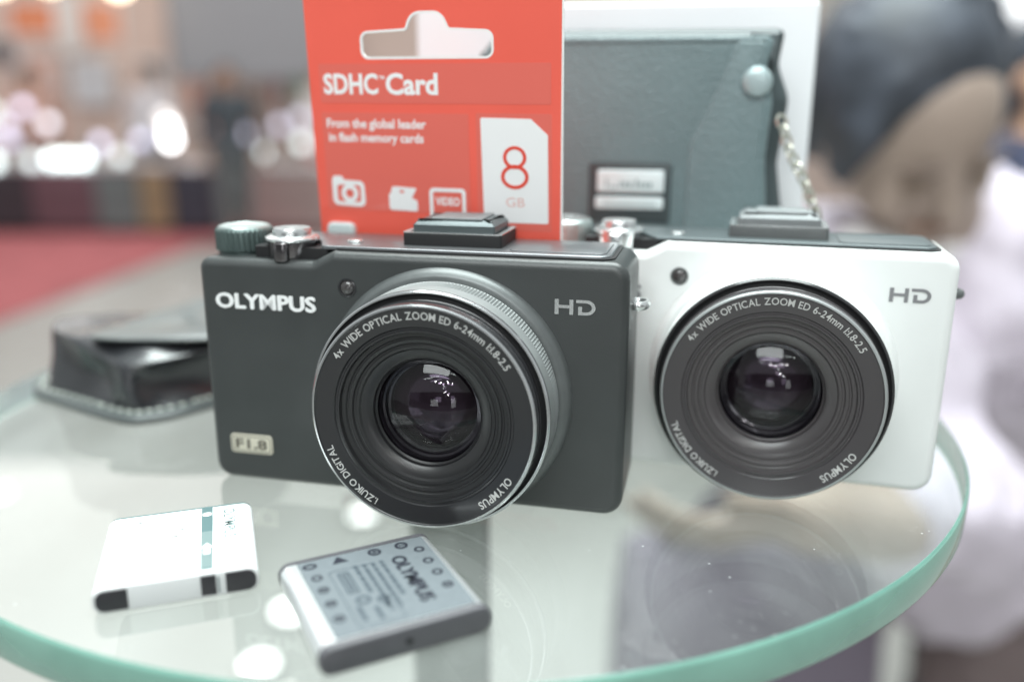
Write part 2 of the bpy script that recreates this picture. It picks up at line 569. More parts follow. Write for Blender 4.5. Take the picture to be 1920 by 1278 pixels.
    # strap lugs
    for sx, cx in ((1, W - 0.2), (-1, 0.2)):
        lu = MB()
        n = 20; tube = 10
        rings = []
        for i in range(n):
            a = 2 * math.pi * i / n
            cxx, cyy = cx + sx * 1.2 + 2.3 * math.cos(a), 12.5 + 2.6 * math.sin(a)
            rings.append([(cxx + 0.75 * math.cos(b) * math.cos(a), cyy + 0.75 * math.cos(b) * math.sin(a), 50.6 + 1.1 * math.sin(b)) for b in [2 * math.pi * k / tube for k in range(tube)]])
        rings.append(rings[0])
        lu.loft(rings, False, False)
        lu.build('strap_lug', M['dark_metal'] if light else M['satin_silver'], root)
    # lens: base ring, control ring, barrel
    L = lensf(LX, LZ)
    br = MB(); br.lathe([(31.4, -0.3), (31.2, 0.5), (30.6, 1.5), (29.9, 2.2), (29.4, 2.5), (28.0, 2.5), (27.5, 2.4)], 128, L)
    br.build('lens_mount_ring', M['white_paint'] if light else M['dark_metal'], root, 50)
    cr = MB()
    kn2 = lambda i, r, d: (-0.32 if i % 2 else 0.0) if 3.6 < d < 8.2 else 0
    cr.lathe([(27.6, 2.3), (28.3, 2.7), (28.55, 3.2), (28.55, 3.61), (28.55, 3.9), (28.55, 7.9), (28.55, 8.19), (28.55, 8.6), (28.6, 9.0), (28.6, 13.2)], 440, L, False, False, kn2)
    cro = cr.build('control_ring', M['white_paint'] if light else M['ring_silver'], root, 30)
    ce = MB(); ce.lathe([(28.6, 13.2), (28.55, 13.9), (28.2, 14.3), (27.9, 14.3)], 128, L)
    ce.build('ring_edge', M['barrel_black'] if light else M['rim_edge'], cro)
    fr_ = MB(); fr_.lathe([(27.9, 14.3), (27.6, 13.9), (26.9, 13.6), (26.5, 13.6)], 128, L)
    fr_.build('ring_face', M['groove_black'], cro)
    ba = MB()
    ba.lathe([(26.6, 12.0), (26.6, 14.6), (26.25, 14.8), (26.25, 15.3), (26.6, 15.5), (26.6, 18.3), (26.45, 18.75), (26.05, 19.1), (25.6, 19.1), (25.4, 18.9),
              (21.3, 18.3), (21.0, 17.9), (20.6, 17.9), (20.4, 18.15), (20.0, 18.1)], 144, L)
    bao = ba.build('lens_barrel', M['barrel_hazed'] if light else M['barrel_black'], root, 24)
    hl = MB(); hl.lathe([(26.47, 18.72), (26.1, 19.12), (25.75, 19.14)], 144, L)
    hl.build('barrel_rim', M['rim_edge'] if not light else M['ring_silver'], bao)
    fn = MB()
    prof = [(20.0, 18.1), (19.7, 17.2)]
    prof += [(18.9, 17.1), (18.6, 16.7), (18.3, 16.7), (18.1, 16.95), (17.4, 16.8), (17.1, 16.3), (16.7, 16.3), (16.5, 16.5), (15.9, 16.4), (15.5, 15.9), (14.9, 15.75), (13.4, 15.1), (13.0, 14.7), (12.8, 13.8), (12.4, 13.4)]
    fn.lathe(prof, 128, L)
    fn.build('lens_funnel', M['groove_hazed'] if light else M['groove_black'], bao, 24)
    dome = MB(); dome.lathe([(19.5 * math.sin(rad(39.5 * k / 14)) + 0.001, 12.6 - 14.6 + 19.5 * math.cos(rad(39.5 * k / 14))) for k in range(14, -1, -1)], 96, L)
    do = dome.build('front_glass', M['lens_glass'], root, 80)
    inn = MB(); inn.lathe([(12.35, 13.0), (11.9, 11.4), (11.4, 11.2), (11.2, 9.8), (10.6, 9.6), (10.4, 8.4)], 96, L)
    inn.build('glass_surround', M['lens_deep'], do, 24)
    iel = MB(); iel.lathe([(15.0 * math.sin(rad(44.5 * k / 12)) + 0.001, 8.2 - 10.7 + 15.0 * math.cos(rad(44.5 * k / 12))) for k in range(12, -1, -1)], 72, L)
    iel.build('inner_element', M['lens_inner'], do, 80)
    # lettering on the barrel face
    tr = lambda a, b, q: (LX + a, -(18.92 - (25.4 - math.hypot(a, b)) * 0.146 + q), LZ + b)
    for txt, r_t, a0, a1, cap, bo_ in (('4x WIDE OPTICAL ZOOM ED 6-24mm 1:1.8-2.5', 23.9, -57, 57, 1.75, 0.012), ('OLYMPUS', 23.9, 121, 146, 1.75, 0.014), ('i.ZUIKO DIGITAL', 24.1, 208, 250, 1.6, 0.01)):
        lt = MB()
        arc_text(lt, txt, r_t, a0, a1, cap, 0.06, tr, bo_)
        lt.build('lens_lettering', M['lens_print'], bao, smooth=False)
    # autofocus lamp
    al = MB(); al.lathe([(2.35, -0.1), (2.35, 0.22), (2.0, 0.3), (1.8, 0.1), (1.7, -0.15)], 40, lensf(40.4, 53.6))
    alo = al.build('autofocus_lamp', M['barrel_black'] if not light else M['dark_metal'], root)
    ag = MB(); ag.lathe([(1.75, 0.0), (1.4, 0.35), (0.8, 0.6), (0.01, 0.7)], 32, lensf(40.4, 53.6, 0.0))
    ag.build('lamp_lens', M['lamp_glass'], alo, 80)
    # lettering on the front
    f0 = front(0.0)
    wm = MB(); bold_text(wm, 'OLYMPUS', 4.6, 46.9, 26.0 if light else 27.4, 4.0, 0.22, f0, 0.20)
    wm.build('brand_lettering', M['white_print'] if not light else M['grey_print'], root, smooth=False)
    hd = MB()
    x0, z0, h = 91.7, 50.0, 3.55
    for a, b, c, d in ((0, 0.95, 0, h), (3.45, 4.35, 0, h), (0.95, 3.45, h * 0.42, h * 0.62)):
        hd.box(x0 + a, x0 + b, -0.22, 0.02, z0 + c, z0 + d)
    D = []
    for k in range(13):
        a = rad(90 - 180 * k / 12)
        D.append((x0 + 7.4 + 2.1 * math.cos(a), z0 + h / 2 + h / 2 * math.sin(a)))
    Di = []
    for k in range(13):
        a = rad(-90 + 180 * k / 12)
        Di.append((x0 + 7.4 + 1.25 * math.cos(a), z0 + h / 2 + (h / 2 - 0.72) * math.sin(a)))
    Dp = [(x0 + 5.0, z0 + h)] + D + [(x0 + 5.5, z0), (x0 + 5.5, z0 + 2.0), (x0 + 6.4, z0 + 2.0), (x0 + 6.4, z0 + 0.72)] + Di + [(x0 + 5.0, z0 + h - 0.72)]
    flat(hd, [Dp], 0.22, f0)
    hd.build('hd_lettering', M['satin_silver'] if not light else M['grey_print'], root, smooth=False)
    # aperture badge
    bd = MB(); bd.prism(rrect(5.6, 17.5, 7.9, 13.1, 1.0), 0, 0.35, front(0), 0, 0.12, 2)
    bdo = bd.build('aperture_badge', M['badge_cream'], root)
    bt = MB(); text(bt, 'F1.8', 7.0, 9.1, 9.0, 2.8, 0.06, front(0.34), 0.03)
    flat(bt, [rrect(6.05, 17.05, 8.3, 12.7, 0.75), rrect(6.3, 16.8, 8.55, 12.45, 0.6)], 0.05, front(0.34))
    bt.build('badge_lettering', M['badge_dark'], bdo, smooth=False)
    return root


black_camera = compact_camera((-79.56, 215.16), -0.2235, False, 'black compact camera with silver-rimmed lens, nearest the front of the glass table')
white_camera = compact_camera((4.94, 233.93), -0.2723, True, 'white compact camera with dark lens, partly hidden behind the black camera', 107.2)

# ------------------------------------------------------------------ red memory card package
card = empty('memory_card_package', (-0.05261, 0.24637, 0))
card.rotation_euler = (Matrix.Rotation(-0.284, 3, 'Z') @ Matrix.Rotation(0.0693, 3, 'X') @ Matrix.Rotation(0.0058, 3, 'Y')).to_euler()
tag(card, 'red hanging memory card package standing upright between the two cameras', 'card package')
CW, CH = 68.7, 131.0
hang = rpoly([(16.0, 108.9, 1.6), (50.9, 108.9, 1.6), (50.9, 114.6, 1.6), (39.5, 115.2, 1.2), (37.6, 119.2, 3.2), (30.0, 119.2, 3.2), (28.4, 115.2, 1.2), (16.0, 114.6, 1.6)], 5)
cb = MB(); flat(cb, [rrect(0, CW, 0, CH, 2.5), hang], 0.5, front(-0.5))
cb.build('backing_card', M['card_red'], card, smooth=False)
ce_ = MB(); flat(ce_, [offset(hang, -0.55), offset(hang, 0.02)], 0.55, front(-0.5))
ce_.build('hole_edge', M['card_core'], card, smooth=False)
cs = MB(); cs.box(CW, CW + 0.45, 0.0, 0.5, 2, CH - 2)
cs.build('card_side_edge', M['card_core'], card, smooth=False)
b1 = MB(); flat(b1, [rrect(3.0, 66.1, 97.4, 107.3, 0.4)], 0.08, front(0.0)); flat(b1, [rrect(2.9, 44.4, 69.2, 95.0, 0.4)], 0.08, front(0.0))
flat(b1, [rrect(46.4, 66.3, 65.5, 95.2, 0.4)], 0.08, front(0.0))
b1.build('printed_band', M['card_band'], card, smooth=False)
f1 = front(0.09)
t1 = MB(); text(t1, 'SDHC', 4.2, 99.6, 15.6, 5.3, 0.06, f1, 0.03); text(t1, 'Card', 22.0, 99.5, 14.4, 5.5, 0.06, f1, 0.03)
text(t1, 'TM', 20.1, 103.4, 1.6, 0.9, 0.05, f1, 0.02)
t1.build('title_lettering', M['card_white'], card, smooth=False)
t2 = MB(); text(t2, 'From the global leader', 4.3, 90.3, 28.4, 3.1, 0.06, f1, 0.022); text(t2, 'in flash memory cards', 4.6, 86.7, 27.3, 3.1, 0.06, f1, 0.022)
t2.build('slogan_lettering', M['card_white'], card, smooth=False)
ic = MB()
flat(ic, [rpoly([(4.5, 70.4, 1.6), (14.2, 70.0, 1.6), (14.0, 77.0, 1.5), (8.0, 77.2, 0.4), (7.6, 78.2, 0.5), (4.9, 78.3, 1.0), (4.5, 77.0, 0.5)]), rrect(5.9, 12.9, 71.3, 75.9, 0.8)], 0.06, f1)
flat(ic, [circle(9.6, 73.6, 2.5), circle(9.6, 73.6, 1.2)], 0.07, f1)
ic.build('camera_icon', M['card_white'], card, smooth=False)
vi = MB()
flat(vi, [rpoly([(21.2, 69.6, 0.8), (29.4, 69.4, 0.6), (29.4, 72.2, 0.2), (27.8, 73.0, 0.2), (29.3, 75.6, 0.3), (22.2, 76.0, 0.9), (21.8, 74.2, 0.3), (21.2, 73.8, 0.5)]), circle(25.0, 74.6, 0.7, 12, 0.4)], 0.06, f1)
vi.build('camcorder_icon', M['card_white'], card, smooth=False)
sq = MB()
flat(sq, [rrect(32.9, 43.1, 66.0, 75.9, 1.2), rrect(33.9, 42.1, 67.0, 74.9, 0.5)], 0.06, f1)
text(sq, 'VIDEO', 34.6, 71.3, 6.8, 2.2, 0.06, f1, 0.03)
sq.build('video_icon', M['card_white'], card, smooth=False)
sd = MB(); flat(sd, [rpoly([(48.1, 67.4, 0.5), (65.5, 67.6, 0.5), (65.3, 90.0, 0.5), (60.9, 93.9, 0.5), (47.6, 94.1, 0.5)])], 0.06, f1)
sdo = sd.build('printed_memory_card', M['card_white'], card, smooth=False)
f2 = front(0.17)
e8 = MB(); flat(e8, [circle(56.6, 84.3, 3.1, 40, 2.9), circle(56.6, 84.3, 2.2, 40, 2.05)], 0.06, f2)
flat(e8, [circle(56.6, 79.4, 3.7, 40, 3.1), circle(56.6, 79.4, 2.75, 40, 2.2)], 0.07, f2)
e8.build('capacity_numeral', M['print_red'], sdo, smooth=False)
gb = MB(); text(gb, 'GB', 54.2, 71.7, 5.0, 2.4, 0.05, f2, 0.0)
gb.build('capacity_unit', M['print_faint'], sdo, smooth=False)
bl = MB(); bl.prism(rrect(2.4, 10.8, 48.0, 65.6, 1.8), 0.0, 1.6, front(0.0), 0, 0.8, 4)
bl.build('blister_tab', M['blister'], card)

# ------------------------------------------------------------------ pouch and white box at the back
ppos, pyaw = (43, 268), -0.20
pouch = empty('leather_pouch', (ppos[0] * S, ppos[1] * S, 0), pyaw)
tag(pouch, 'grey leather camera pouch standing upright in front of the white box', 'pouch')
po = rpoly([(-58, 0, 6), (39.5, 0, 5), (39.2, 66, 8), (36.8, 80, 12), (38.8, 99, 9), (35.0, 108.5, 8), (36.4, 119.0, 2.2), (-50, 119.4, 12), (-60.5, 105, 18)], 6)
pb_ = MB()
for_rings = []
for d, ins in ((18, 5), (17, 2.2), (14, 0.6), (9, 0), (5.5, 0.4), (3.0, 1.6), (1.4, 3.4), (0.5, 6.0), (0.0, 10)):
    for_rings.append([(x, d, z) for x, z in offset(po, ins)])
pb_.loft(for_rings)
pb_.build('pouch_body', M['pouch_side'], pouch, 60)
pf = MB()
fo = rpoly([(-54, 3, 4), (34.0, 3, 3), (34.2, 62, 6), (32.4, 82, 10), (33.4, 98, 8), (31.0, 108, 8), (33.0, 116.2, 2), (-50, 116.8, 9), (-56, 103, 12)], 6)
pf.prism(fo, -0.9, 0.9, lambda x, z, d: (x, d, z), 0.8, 0, 3)
pf.build('front_panel', M['pouch'], pouch, 50)
fl = MB()
flap = rpoly([(9.4, 4, 2), (31.8, 4, 2), (32.2, 62, 6), (30.6, 82, 10), (31.6, 98, 8), (29.4, 108, 8), (31.2, 114.6, 1.5), (22.6, 114.8, 2), (17.0, 100, 14), (10.2, 86, 12)], 6)
fl.prism(flap, 0.8, 1.7, front(0), 0, 0.6, 3)
flo = fl.build('side_flap', M['pouch_flap'], pouch, 50)
sn = MB(); sn.lathe([(4.3, 2.0), (4.2, 2.9), (3.6, 3.5), (2.2, 3.8), (0.01, 3.9)], 40, lensf(28.6, 103.6))
sn.build('snap_button', P('snap_metal', (0.40, 0.50, 0.51), 0.32, metal=0.3), flo, 60)
st = MB()
for k in range(60):
    z = 8 + k * 1.75
    st.box(-53.6, -53.0, -1.25, -0.8, z, z + 1.1)
for k in range(48):
    x = -48 + k * 1.75
    if x < 30: st.box(x, x + 1.1, -1.25, -0.8, 114.6, 115.1)
st.build('pouch_stitching', M['pouch_side'], pouch, kind='stuff')
ft = MB(); ft.prism(rrect(-19.6, 5.6, 62.0, 80.2, 1.2), 0.8, 1.7, front(0), 0, 0.4, 2)
fto = ft.build('label_frame', M['pouch_side'], pouch)
for nm, z0, z1, txt, tz, th in (('name_plate', 71.2, 77.9, 'The Lens', 72.9, 2.9), ('lower_plate', 66.2, 69.8, 'DIGITAL CAMERA', 67.3, 1.2)):
    q = MB(); q.prism(rrect(-16.9 if nm == 'name_plate' else -17.3, 3.4, z0, z1, 0.7), 1.6, 2.5, front(0), 0, 0.4, 3)
    qo = q.build(nm, M['plate_silver'], fto)
    q2 = MB()
    if nm == 'name_plate':
        xx = -14.2
        for wd, hh in ((0.5, 3.0), (2.6, 0.5), (0.5, 2.2), (1.0, 1.8), (1.1, 1.7), (0.5, 0.6)):
            q2.box(xx, xx + wd, -2.56, -2.4, 72.6, 72.6 + hh); xx += wd + 0.55
        xx = -5.2
        for wd, hh in ((0.7, 2.6), (1.0, 1.5), (1.0, 1.5), (1.1, 1.5)):
            q2.box(xx, xx + wd, -2.56, -2.4, 72.7, 72.7 + hh); xx += wd + 0.4
    else:
        for k in range(16):
            q2.box(-14.6 + k * 1.0, -14.0 + k * 1.0, -2.56, -2.4, 67.4, 68.3)
    q2.build('plate_print', M['plate_text'], qo)

box = empty('white_box', (0.043, 0.292, 0), -0.15)
tag(box, 'tall plain white box standing behind the grey leather pouch', 'box')
wb = MB(); wb.prism(rrect(-75.8, 52.6, 0, 128.2, 1.2), 0, 26, lambda x, z, d: (x, d, z), 0.8, 0.8, 3)
wb.build('box_shell', M['board_white'], box, 40)
wl = MB(); wl.prism(rrect(-75.2, 52.0, 2.0, 24.0, 0.8), 128.2, 128.9, topf(), 0, 0.3, 2)
wl.build('box_lid', M['board_white'], box)

# the chain that hangs from the pouch down behind the white camera
chain = empty('metal_chain', (0.083, 0.2550, 0))
tag(chain, 'pale gold link chain hanging beside the pouch above the white camera', 'chain')
pa = [Vector((76.8, 257.2, 95.0)), Vector((80.2, 255.4, 84.0)), Vector((84.5, 254.0, 76.0)), Vector((88.0, 252.0, 67.0)), Vector((90.0, 250.0, 40.0)), Vector((90.5, 249.0, 2.0))]
pts = []
for a, b in zip(pa[:-1], pa[1:]):
    nn = max(2, int((b - a).length / 0.4))
    for k in range(nn): pts.append(a + (b - a) * k / nn)
lk = MB()
n, tb = 12, 6
vv = []
rings = []
for i in range(n):
    a = 2 * math.pi * i / n
    rings.append([((1.6 + 0.45 * math.cos(b)) * math.cos(a), 0.45 * math.sin(b), (2.1 + 0.45 * math.cos(b)) * math.sin(a)) for b in [2 * math.pi * k / tb for k in range(tb)]])
rings.append(rings[0])
lk.loft(rings, False, False)
link0 = lk.build('chain_link', M['chain_gold'], chain)
step, acc, idx = 2.7, 0.0, 0
last = pts[0]
first = True
for i in range(1, len(pts)):
    acc += (pts[i] - last).length
    last = pts[i]
    if acc >= step:
        acc = 0
        o = link0 if first else link0.copy()
        if not first:
            COL.objects.link(o); o.parent = chain
        first = False
        d = (pts[min(i + 1, len(pts) - 1)] - pts[i - 1]).normalized()
        q = d.to_track_quat('Z', 'Y').to_matrix() @ Matrix.Rotation(rad(45 + 90 * (idx % 2)), 3, 'Z')
        o.rotation_euler = q.to_euler()
        o.location = (pts[i] - Vector((83, 255, 0))) * S
        idx += 1

# ------------------------------------------------------------------ batteries
BW, BLN, BT = 33.0, 33.0, 5.6


def batt_shell(y0, y1, inset=0.0, r=2.4):
    prof = rrect(-BW / 2 + inset, BW / 2 - inset, inset, BT - inset, r - inset, 6)
    return prof, y0, y1


def ring_mark(mb, cx, cy, r, z, mark):
    fr = topf(z)
    flat(mb, [circle(cx, cy, r, 24), circle(cx, cy, r * 0.55, 24)], 0.05, fr)
    if mark in '+-':
        mb.box(cx - r * 0.4, cx + r * 0.4, cy - r * 0.12, cy + r * 0.12, z, z + 0.05)
    if mark == '+':
        mb.box(cx - r * 0.12, cx + r * 0.12, cy - r * 0.4, cy + r * 0.4, z, z + 0.06)


bt2 = empty('camera_battery', (-0.0258, 0.1516, 0), rad(27.0))
tag(bt2, 'silver camera battery with a printed grey label and dark end cap', 'battery', 'batteries lying on the glass')
pr, y0, y1 = batt_shell(-BLN / 2 + 1.6, BLN / 2 - 1.4, 0.15)
bb = MB(); bb.prism(pr, y0, y1, lambda x, z, d: (x, d, z)); bb.build('battery_can', M['batt_alu'], bt2, 30)
for yy0, yy1, r0, r1 in ((-BLN / 2, -BLN / 2 + 1.7, 0.5, 0.0), (BLN / 2 - 1.5, BLN / 2, 0.0, 0.5)):
    prc = rrect(-BW / 2, BW / 2, 0, BT, 2.5, 6)
    c = MB(); c.prism(prc, yy0, yy1, lambda x, z, d: (x, d, z), r0, r1, 3)
    co = c.build('end_cap', M['batt_cap'], bt2, 30)
    if yy0 < 0:
        h = MB(); h.lathe([(0.75, 0.0), (0.7, 0.08), (0.01, 0.08)], 24, lambda a, b, d: (a, -BLN / 2 - d, 2.7 + b))
        h.build('test_hole', M['gap_black'], co)
lb = MB(); flat(lb, [rrect(-BW / 2 + 3.6, BW / 2 - 2.2, -BLN / 2 + 2.2, BLN / 2 - 1.7, 0.4)], 0.08, topf(BT - 0.15))
lbo = lb.build('label', M['batt_label'], bt2, smooth=False)
zt = BT - 0.06
pm = MB()
for cy, mk in ((9.6, 'o'), (4.4, 'o'), (-0.6, 'o'), (-6.0, '-')):
    ring_mark(pm, BW / 2 - 4.6, cy, 1.15, zt, mk)
for cy, mk in ((7.6, 'o'), (2.7, '-'), (-2.6, '-'), (-8.2, '-')):
    ring_mark(pm, -BW / 2 + 6.0, cy, 1.15, zt, mk)
flat(pm, [circle(-BW / 2 + 5.8, 12.6, 1.5, 24, 1.15), circle(-BW / 2 + 5.8, 12.6, 0.9, 24, 0.5)], 0.05, topf(zt))
flat(pm, [[(-BW / 2 + 10.2, 11.5), (-BW / 2 + 13.6, 11.5), (-BW / 2 + 11.9, 14.2)]], 0.05, topf(zt))
ring_mark(pm, 3.0, 12.6, 1.45, zt, '+')
ring_mark(pm, 9.0, 12.8, 1.45, zt, '-')
bfr = lambda u, v, q: (v, -u, zt + q)      # reads from the back of the battery to its front
bold_text(pm, 'OLYMPUS', -8.9, 5.0, 18.6, 3.2, 0.05, bfr, 0.16)
pm.build('label_print', M['batt_print'], lbo, smooth=False)
ps = MB()
rr = random.Random(3)
for row, (x, a, b) in enumerate(((3.0, -8.6, 5.5), (1.2, -8.6, 9.0), (-0.6, -8.8, 9.5), (-2.4, -9.0, 2.0))):
    u = a
    while u < b:
        l = rr.uniform(0.6, 2.2)
        ps.box(x - 0.42, x + 0.42, -min(u + l, b), -u, zt, zt + 0.05)
        u += l + rr.uniform(0.25, 0.6)
flat(ps, [rrect(-6.6, -4.2, -1.0, 7.4, 0.3), rrect(-6.2, -4.6, -0.6, 7.0, 0.2)], 0.05, topf(zt))
for k in range(5):
    ps.box(-5.9, -4.9, 0.0 + k * 1.4, 0.9 + k * 1.4, zt, zt + 0.05)
ring_mark(ps, -4.6, -4.0, 1.5, zt, 'o'); ring_mark(ps, -1.0, -5.2, 1.3, zt, '-')
for x, a, b in ((-6.2, 5.8, 11.0), (-3.2, 7.2, 11.6), (-1.0, 6.5, 8.2)):
    ps.box(x - 0.4, x + 0.4, -b, -a, zt, zt + 0.05)
flat(ps, [rrect(-8.0, 1.0, -13.0, 8.6, 0.2), rrect(-7.85, 0.85, -12.85, 8.45, 0.15)], 0.04, topf(zt))
ps.build('fine_print', M['batt_print_soft'], lbo, smooth=False)

bt1 = empty('camera_battery', (-0.0717, 0.1688, 0), rad(18.6))
tag(bt1, 'white camera battery with a teal stripe and black contact blocks facing front', 'battery', 'batteries lying on the glass')
L1 = 32.0
BW = 31.4
bb = MB(); bb.prism(rrect(-BW / 2, BW / 2, 0, BT, 2.3, 6), -L1 / 2, L1 / 2 - 1.2, lambda x, z, d: (x, d, z), 0.5, 0, 3)
bb.build('battery_can', M['batt_white'], bt1, 30)
c = MB(); c.prism(rrect(-BW / 2 + 0.1, BW / 2 - 0.1, 0.05, BT - 0.05, 2.3, 6), L1 / 2 - 1.2, L1 / 2, lambda x, z, d: (x, d, z), 0, 0.5, 3)
c.build('end_cap', M['batt_cap_teal'], bt1, 30)
fy = front(L1 / 2)
for nm, poly in (('contact_block', rpoly([(-15.1, 0.6, 1.8), (-9.2, 0.6, 0.15), (-9.2, 5.0, 0.15), (-15.1, 5.0, 1.8)])),
                 ('contact_block', rpoly([(9.2, 0.6, 0.15), (15.1, 0.6, 1.8), (15.1, 5.0, 1.8), (9.2, 5.0, 0.15)])),
                 ('contact_block', rrect(4.4, 7.3, 0.7, 5.0, 0.15))):
    k = MB(); k.prism(poly, -0.1, 0.22, fy, 0, 0.1, 2)
    k.build(nm, M['batt_black'], bt1, 40)
k = MB(); k.prism(rrect(7.6, 8.0, 0.9, 4.4, 0.1), -0.1, 0.1, fy); k.build('contact_slot', M['batt_faint'], bt1)
zt1 = BT
sp = MB()
for a, b in ((12.6, 15.0), (2.6, 10.2), (-14.6, -13.9)):
    sp.box(4.5, 6.9, a, b, zt1 - 0.02, zt1 + 0.05)
sp.build('printed_stripe', M['batt_teal'], bt1)
sp2 = MB()
sp2.box(4.5, 6.9, -13.9, 2.6, zt1 - 0.02, zt1 + 0.04)
sp2.box(4.5, 6.9, 10.2, 12.6, zt1 - 0.02, zt1 + 0.035)
sp2.build('pale_stripe', M['batt_pale'], bt1)
sp3 = MB(); flat(sp3, [circle(5.7, 11.2, 1.0, 20)], 0.03, topf(zt1 + 0.05)); flat(sp3, [rpoly([(5.0, -8.0, 0.1), (6.4, -8.0, 0.1), (6.4, -5.2, 0.1), (7.0, -5.2, 0.1), (5.7, -3.0, 0.1), (4.4, -5.2, 0.1), (5.0, -5.2, 0.1)])], 0.03, topf(zt1 + 0.05))
sp3.build('stripe_arrow', M['batt_white'], bt1, smooth=False)
q = MB(); text(q, 'OLYMPUS', -13.0, 9.2, 14.5, 2.6, 0.03, lambda u, v, w_: (v, -u, zt1 + w_), 0.01)
q.build('faint_lettering', M['batt_pale'], bt1, smooth=False)
q = MB()
for k in range(40):
    x, y = rr.uniform(-11, 2), rr.choice([11, 8.5, 5, 2, -2, -5, -8, -11])
    q.box(x, x + rr.uniform(0.5, 1.3), y, y + 0.5, zt1 - 0.02, zt1 + 0.03)
q.build('fine_print', M['batt_faint'], bt1)

# ------------------------------------------------------------------ black leather case lying at the left
lc = empty('leather_case', (-0.125, 0.285, 0))
tag(lc, 'black stitched leather camera case lying on the glass left of the black camera', 'leather case')
BASE = [(-165.5, 282), (-158, 276.5), (-152, 273), (-144, 267.5), (-136, 262.5), (-127, 257), (-119, 253.5), (-113, 255.5), (-107, 259.5), (-101, 267), (-93, 276),
        (-84, 290), (-80, 305), (-86, 322), (-100, 332), (-120, 335), (-140, 332), (-156, 322), (-165, 308), (-168, 294)]
TOP = [(-159, 287), (-154, 283), (-148, 279), (-141, 273.5), (-134, 268.5), (-128, 264.5), (-122.5, 261.5), (-116, 261.5), (-110, 264.5), (-103, 270), (-95, 279),
       (-89, 291), (-86, 305), (-91, 318), (-102, 326), (-120, 328), (-138, 326), (-151, 317), (-158, 306), (-161, 296)]
TZ = [23.5, 22.5, 21, 19.5, 18, 17.2, 16.6, 17.4, 18.2, 18.6, 19, 19.5, 20, 20, 20, 20, 20, 21, 23, 25]
PUSH = [0, 1.2, 3.0, 4.6, 4.4, 1.8, -1.6, 4.4, 5.6, 3.6, 1.4, 0, 0, 0, 0, 0, 0, 0, 0, 0]
CX, CY = 125, -285


def chaikin(p):
    o_ = []
    for i in range(len(p)):
        a, b = p[i], p[(i + 1) % len(p)]
        o_ += [tuple(u * .75 + v * .25 for u, v in zip(a, b)), tuple(u * .25 + v * .75 for u, v in zip(a, b))]
    return o_


def ins(p, d):
    cx = sum(q_[0] for q_ in p) / len(p); cy = sum(q_[1] for q_ in p) / len(p)
    return [(x + (cx - x) / math.hypot(cx - x, cy - y) * d, y + (cy - y) / math.hypot(cx - x, cy - y) * d) for x, y in p]


base0 = [(x + CX, y + CY) for x, y in BASE]
ol = chaikin(chaikin(base0))
fg = MB()
fg.loft([[(x, y, 0.0) for x, y in ol], [(x, y, 1.9) for x, y in ins(ol, -0.3)], [(x, y, 2.5) for x, y in ins(ol, 0.6)], [(x, y, 2.7) for x, y in ins(ol, 5)], [(x, y, 2.4) for x, y in ins(ol, 12)]])
fg.build('stitched_base', M['leather_edge'], lc, 40)
wb0 = ins(base0, 5.0)
rs = []
for t, kz in ((0.0, 0.3), (0.12, 0.7), (0.3, 1.0), (0.5, 1.0), (0.7, 0.75), (0.86, 0.4), (0.95, 0.1), (1.0, 0.0)):
    ring = []
    for (bx, by), (tx, ty), tz, pu in zip(wb0, TOP, TZ, PUSH):
        tx, ty = tx + CX, ty + CY
        x, y = bx + (tx - bx) * t, by + (ty - by) * t
        dl = math.hypot(x, y - 10)
        x, y = x - x / dl * pu * kz, y - (y - 10) / dl * pu * kz
        ring.append((x, y, 2.5 + (tz - 2.5) * t ** 0.85))
    rs.append(chaikin(ring))
top0 = [(x + CX, y + CY, z) for (x, y), z in zip(TOP, TZ)]
for d, up_ in ((1.2, 0.6), (3.5, 0.8), (7, 1.2), (14, 1.2), (24, 0.6)):
    p2 = ins([(x, y) for x, y, z in top0], d)
    rs.append(chaikin([(x, y, (z - 20) * max(0, 1 - d / 10) + 20 + up_) for (x, y), (_, _, z) in zip(p2, top0)]))
wl_ = MB()
wl_.loft(rs, False, True)
wo = wl_.build('case_wall', M['leather'], lc, 60)


def crumple(o_, strength, size):
    sb_ = o_.modifiers.new('soft', 'SUBSURF'); sb_.levels = 2; sb_.render_levels = 2
    tx = bpy.data.textures.new('crumple', 'CLOUDS'); tx.noise_scale = size; tx.noise_depth = 2
    dm = o_.modifiers.new('crumple', 'DISPLACE'); dm.texture = tx; dm.strength = strength; dm.mid_level = 0.5


crumple(wo, 0.0055, 0.034)
fpo = chaikin([(x + CX, y + CY) for x, y in ((-141, 275), (-133, 269.8), (-120, 269.2), (-106, 269.6), (-94, 272), (-86, 284), (-84, 305), (-92, 325), (-110, 333), (-123, 335), (-130, 310), (-136, 290))])
fpo = chaikin(fpo)
fp = MB()
fp.loft([[(x, y, z) for x, y in ins(fpo, i)] for i, z in ((2.5, 22.3), (0.3, 22.9), (0.0, 23.4), (0.5, 24.0), (4, 24.2), (9, 24.3), (15, 24.2), (21, 24.0), (27, 23.8))])
crumple(fp.build('case_flap', M['leather_flap_sheen'], lc, 60), 0.003, 0.04)
sq_ = MB()
oi = ins(ol, 3.0)
acc = 0
for i in range(len(oi)):
    a, b = Vector(oi[i]), Vector(oi[(i + 1) % len(oi)])
    acc += (b - a).length
    if acc > 2.4 and a.y < 10:
        acc = 0
        t = (b - a).normalized() * 0.75
        nrm = Vector((-t.y, t.x)) * 0.7
        pp = [a - t - nrm, a + t - nrm, a + t + nrm, a - t + nrm]
        sq_.loft([[(p.x, p.y, z) for p in pp] for z in (2.9, 3.55)])
sq_.build('stitching', M['thread'], lc, kind='stuff')

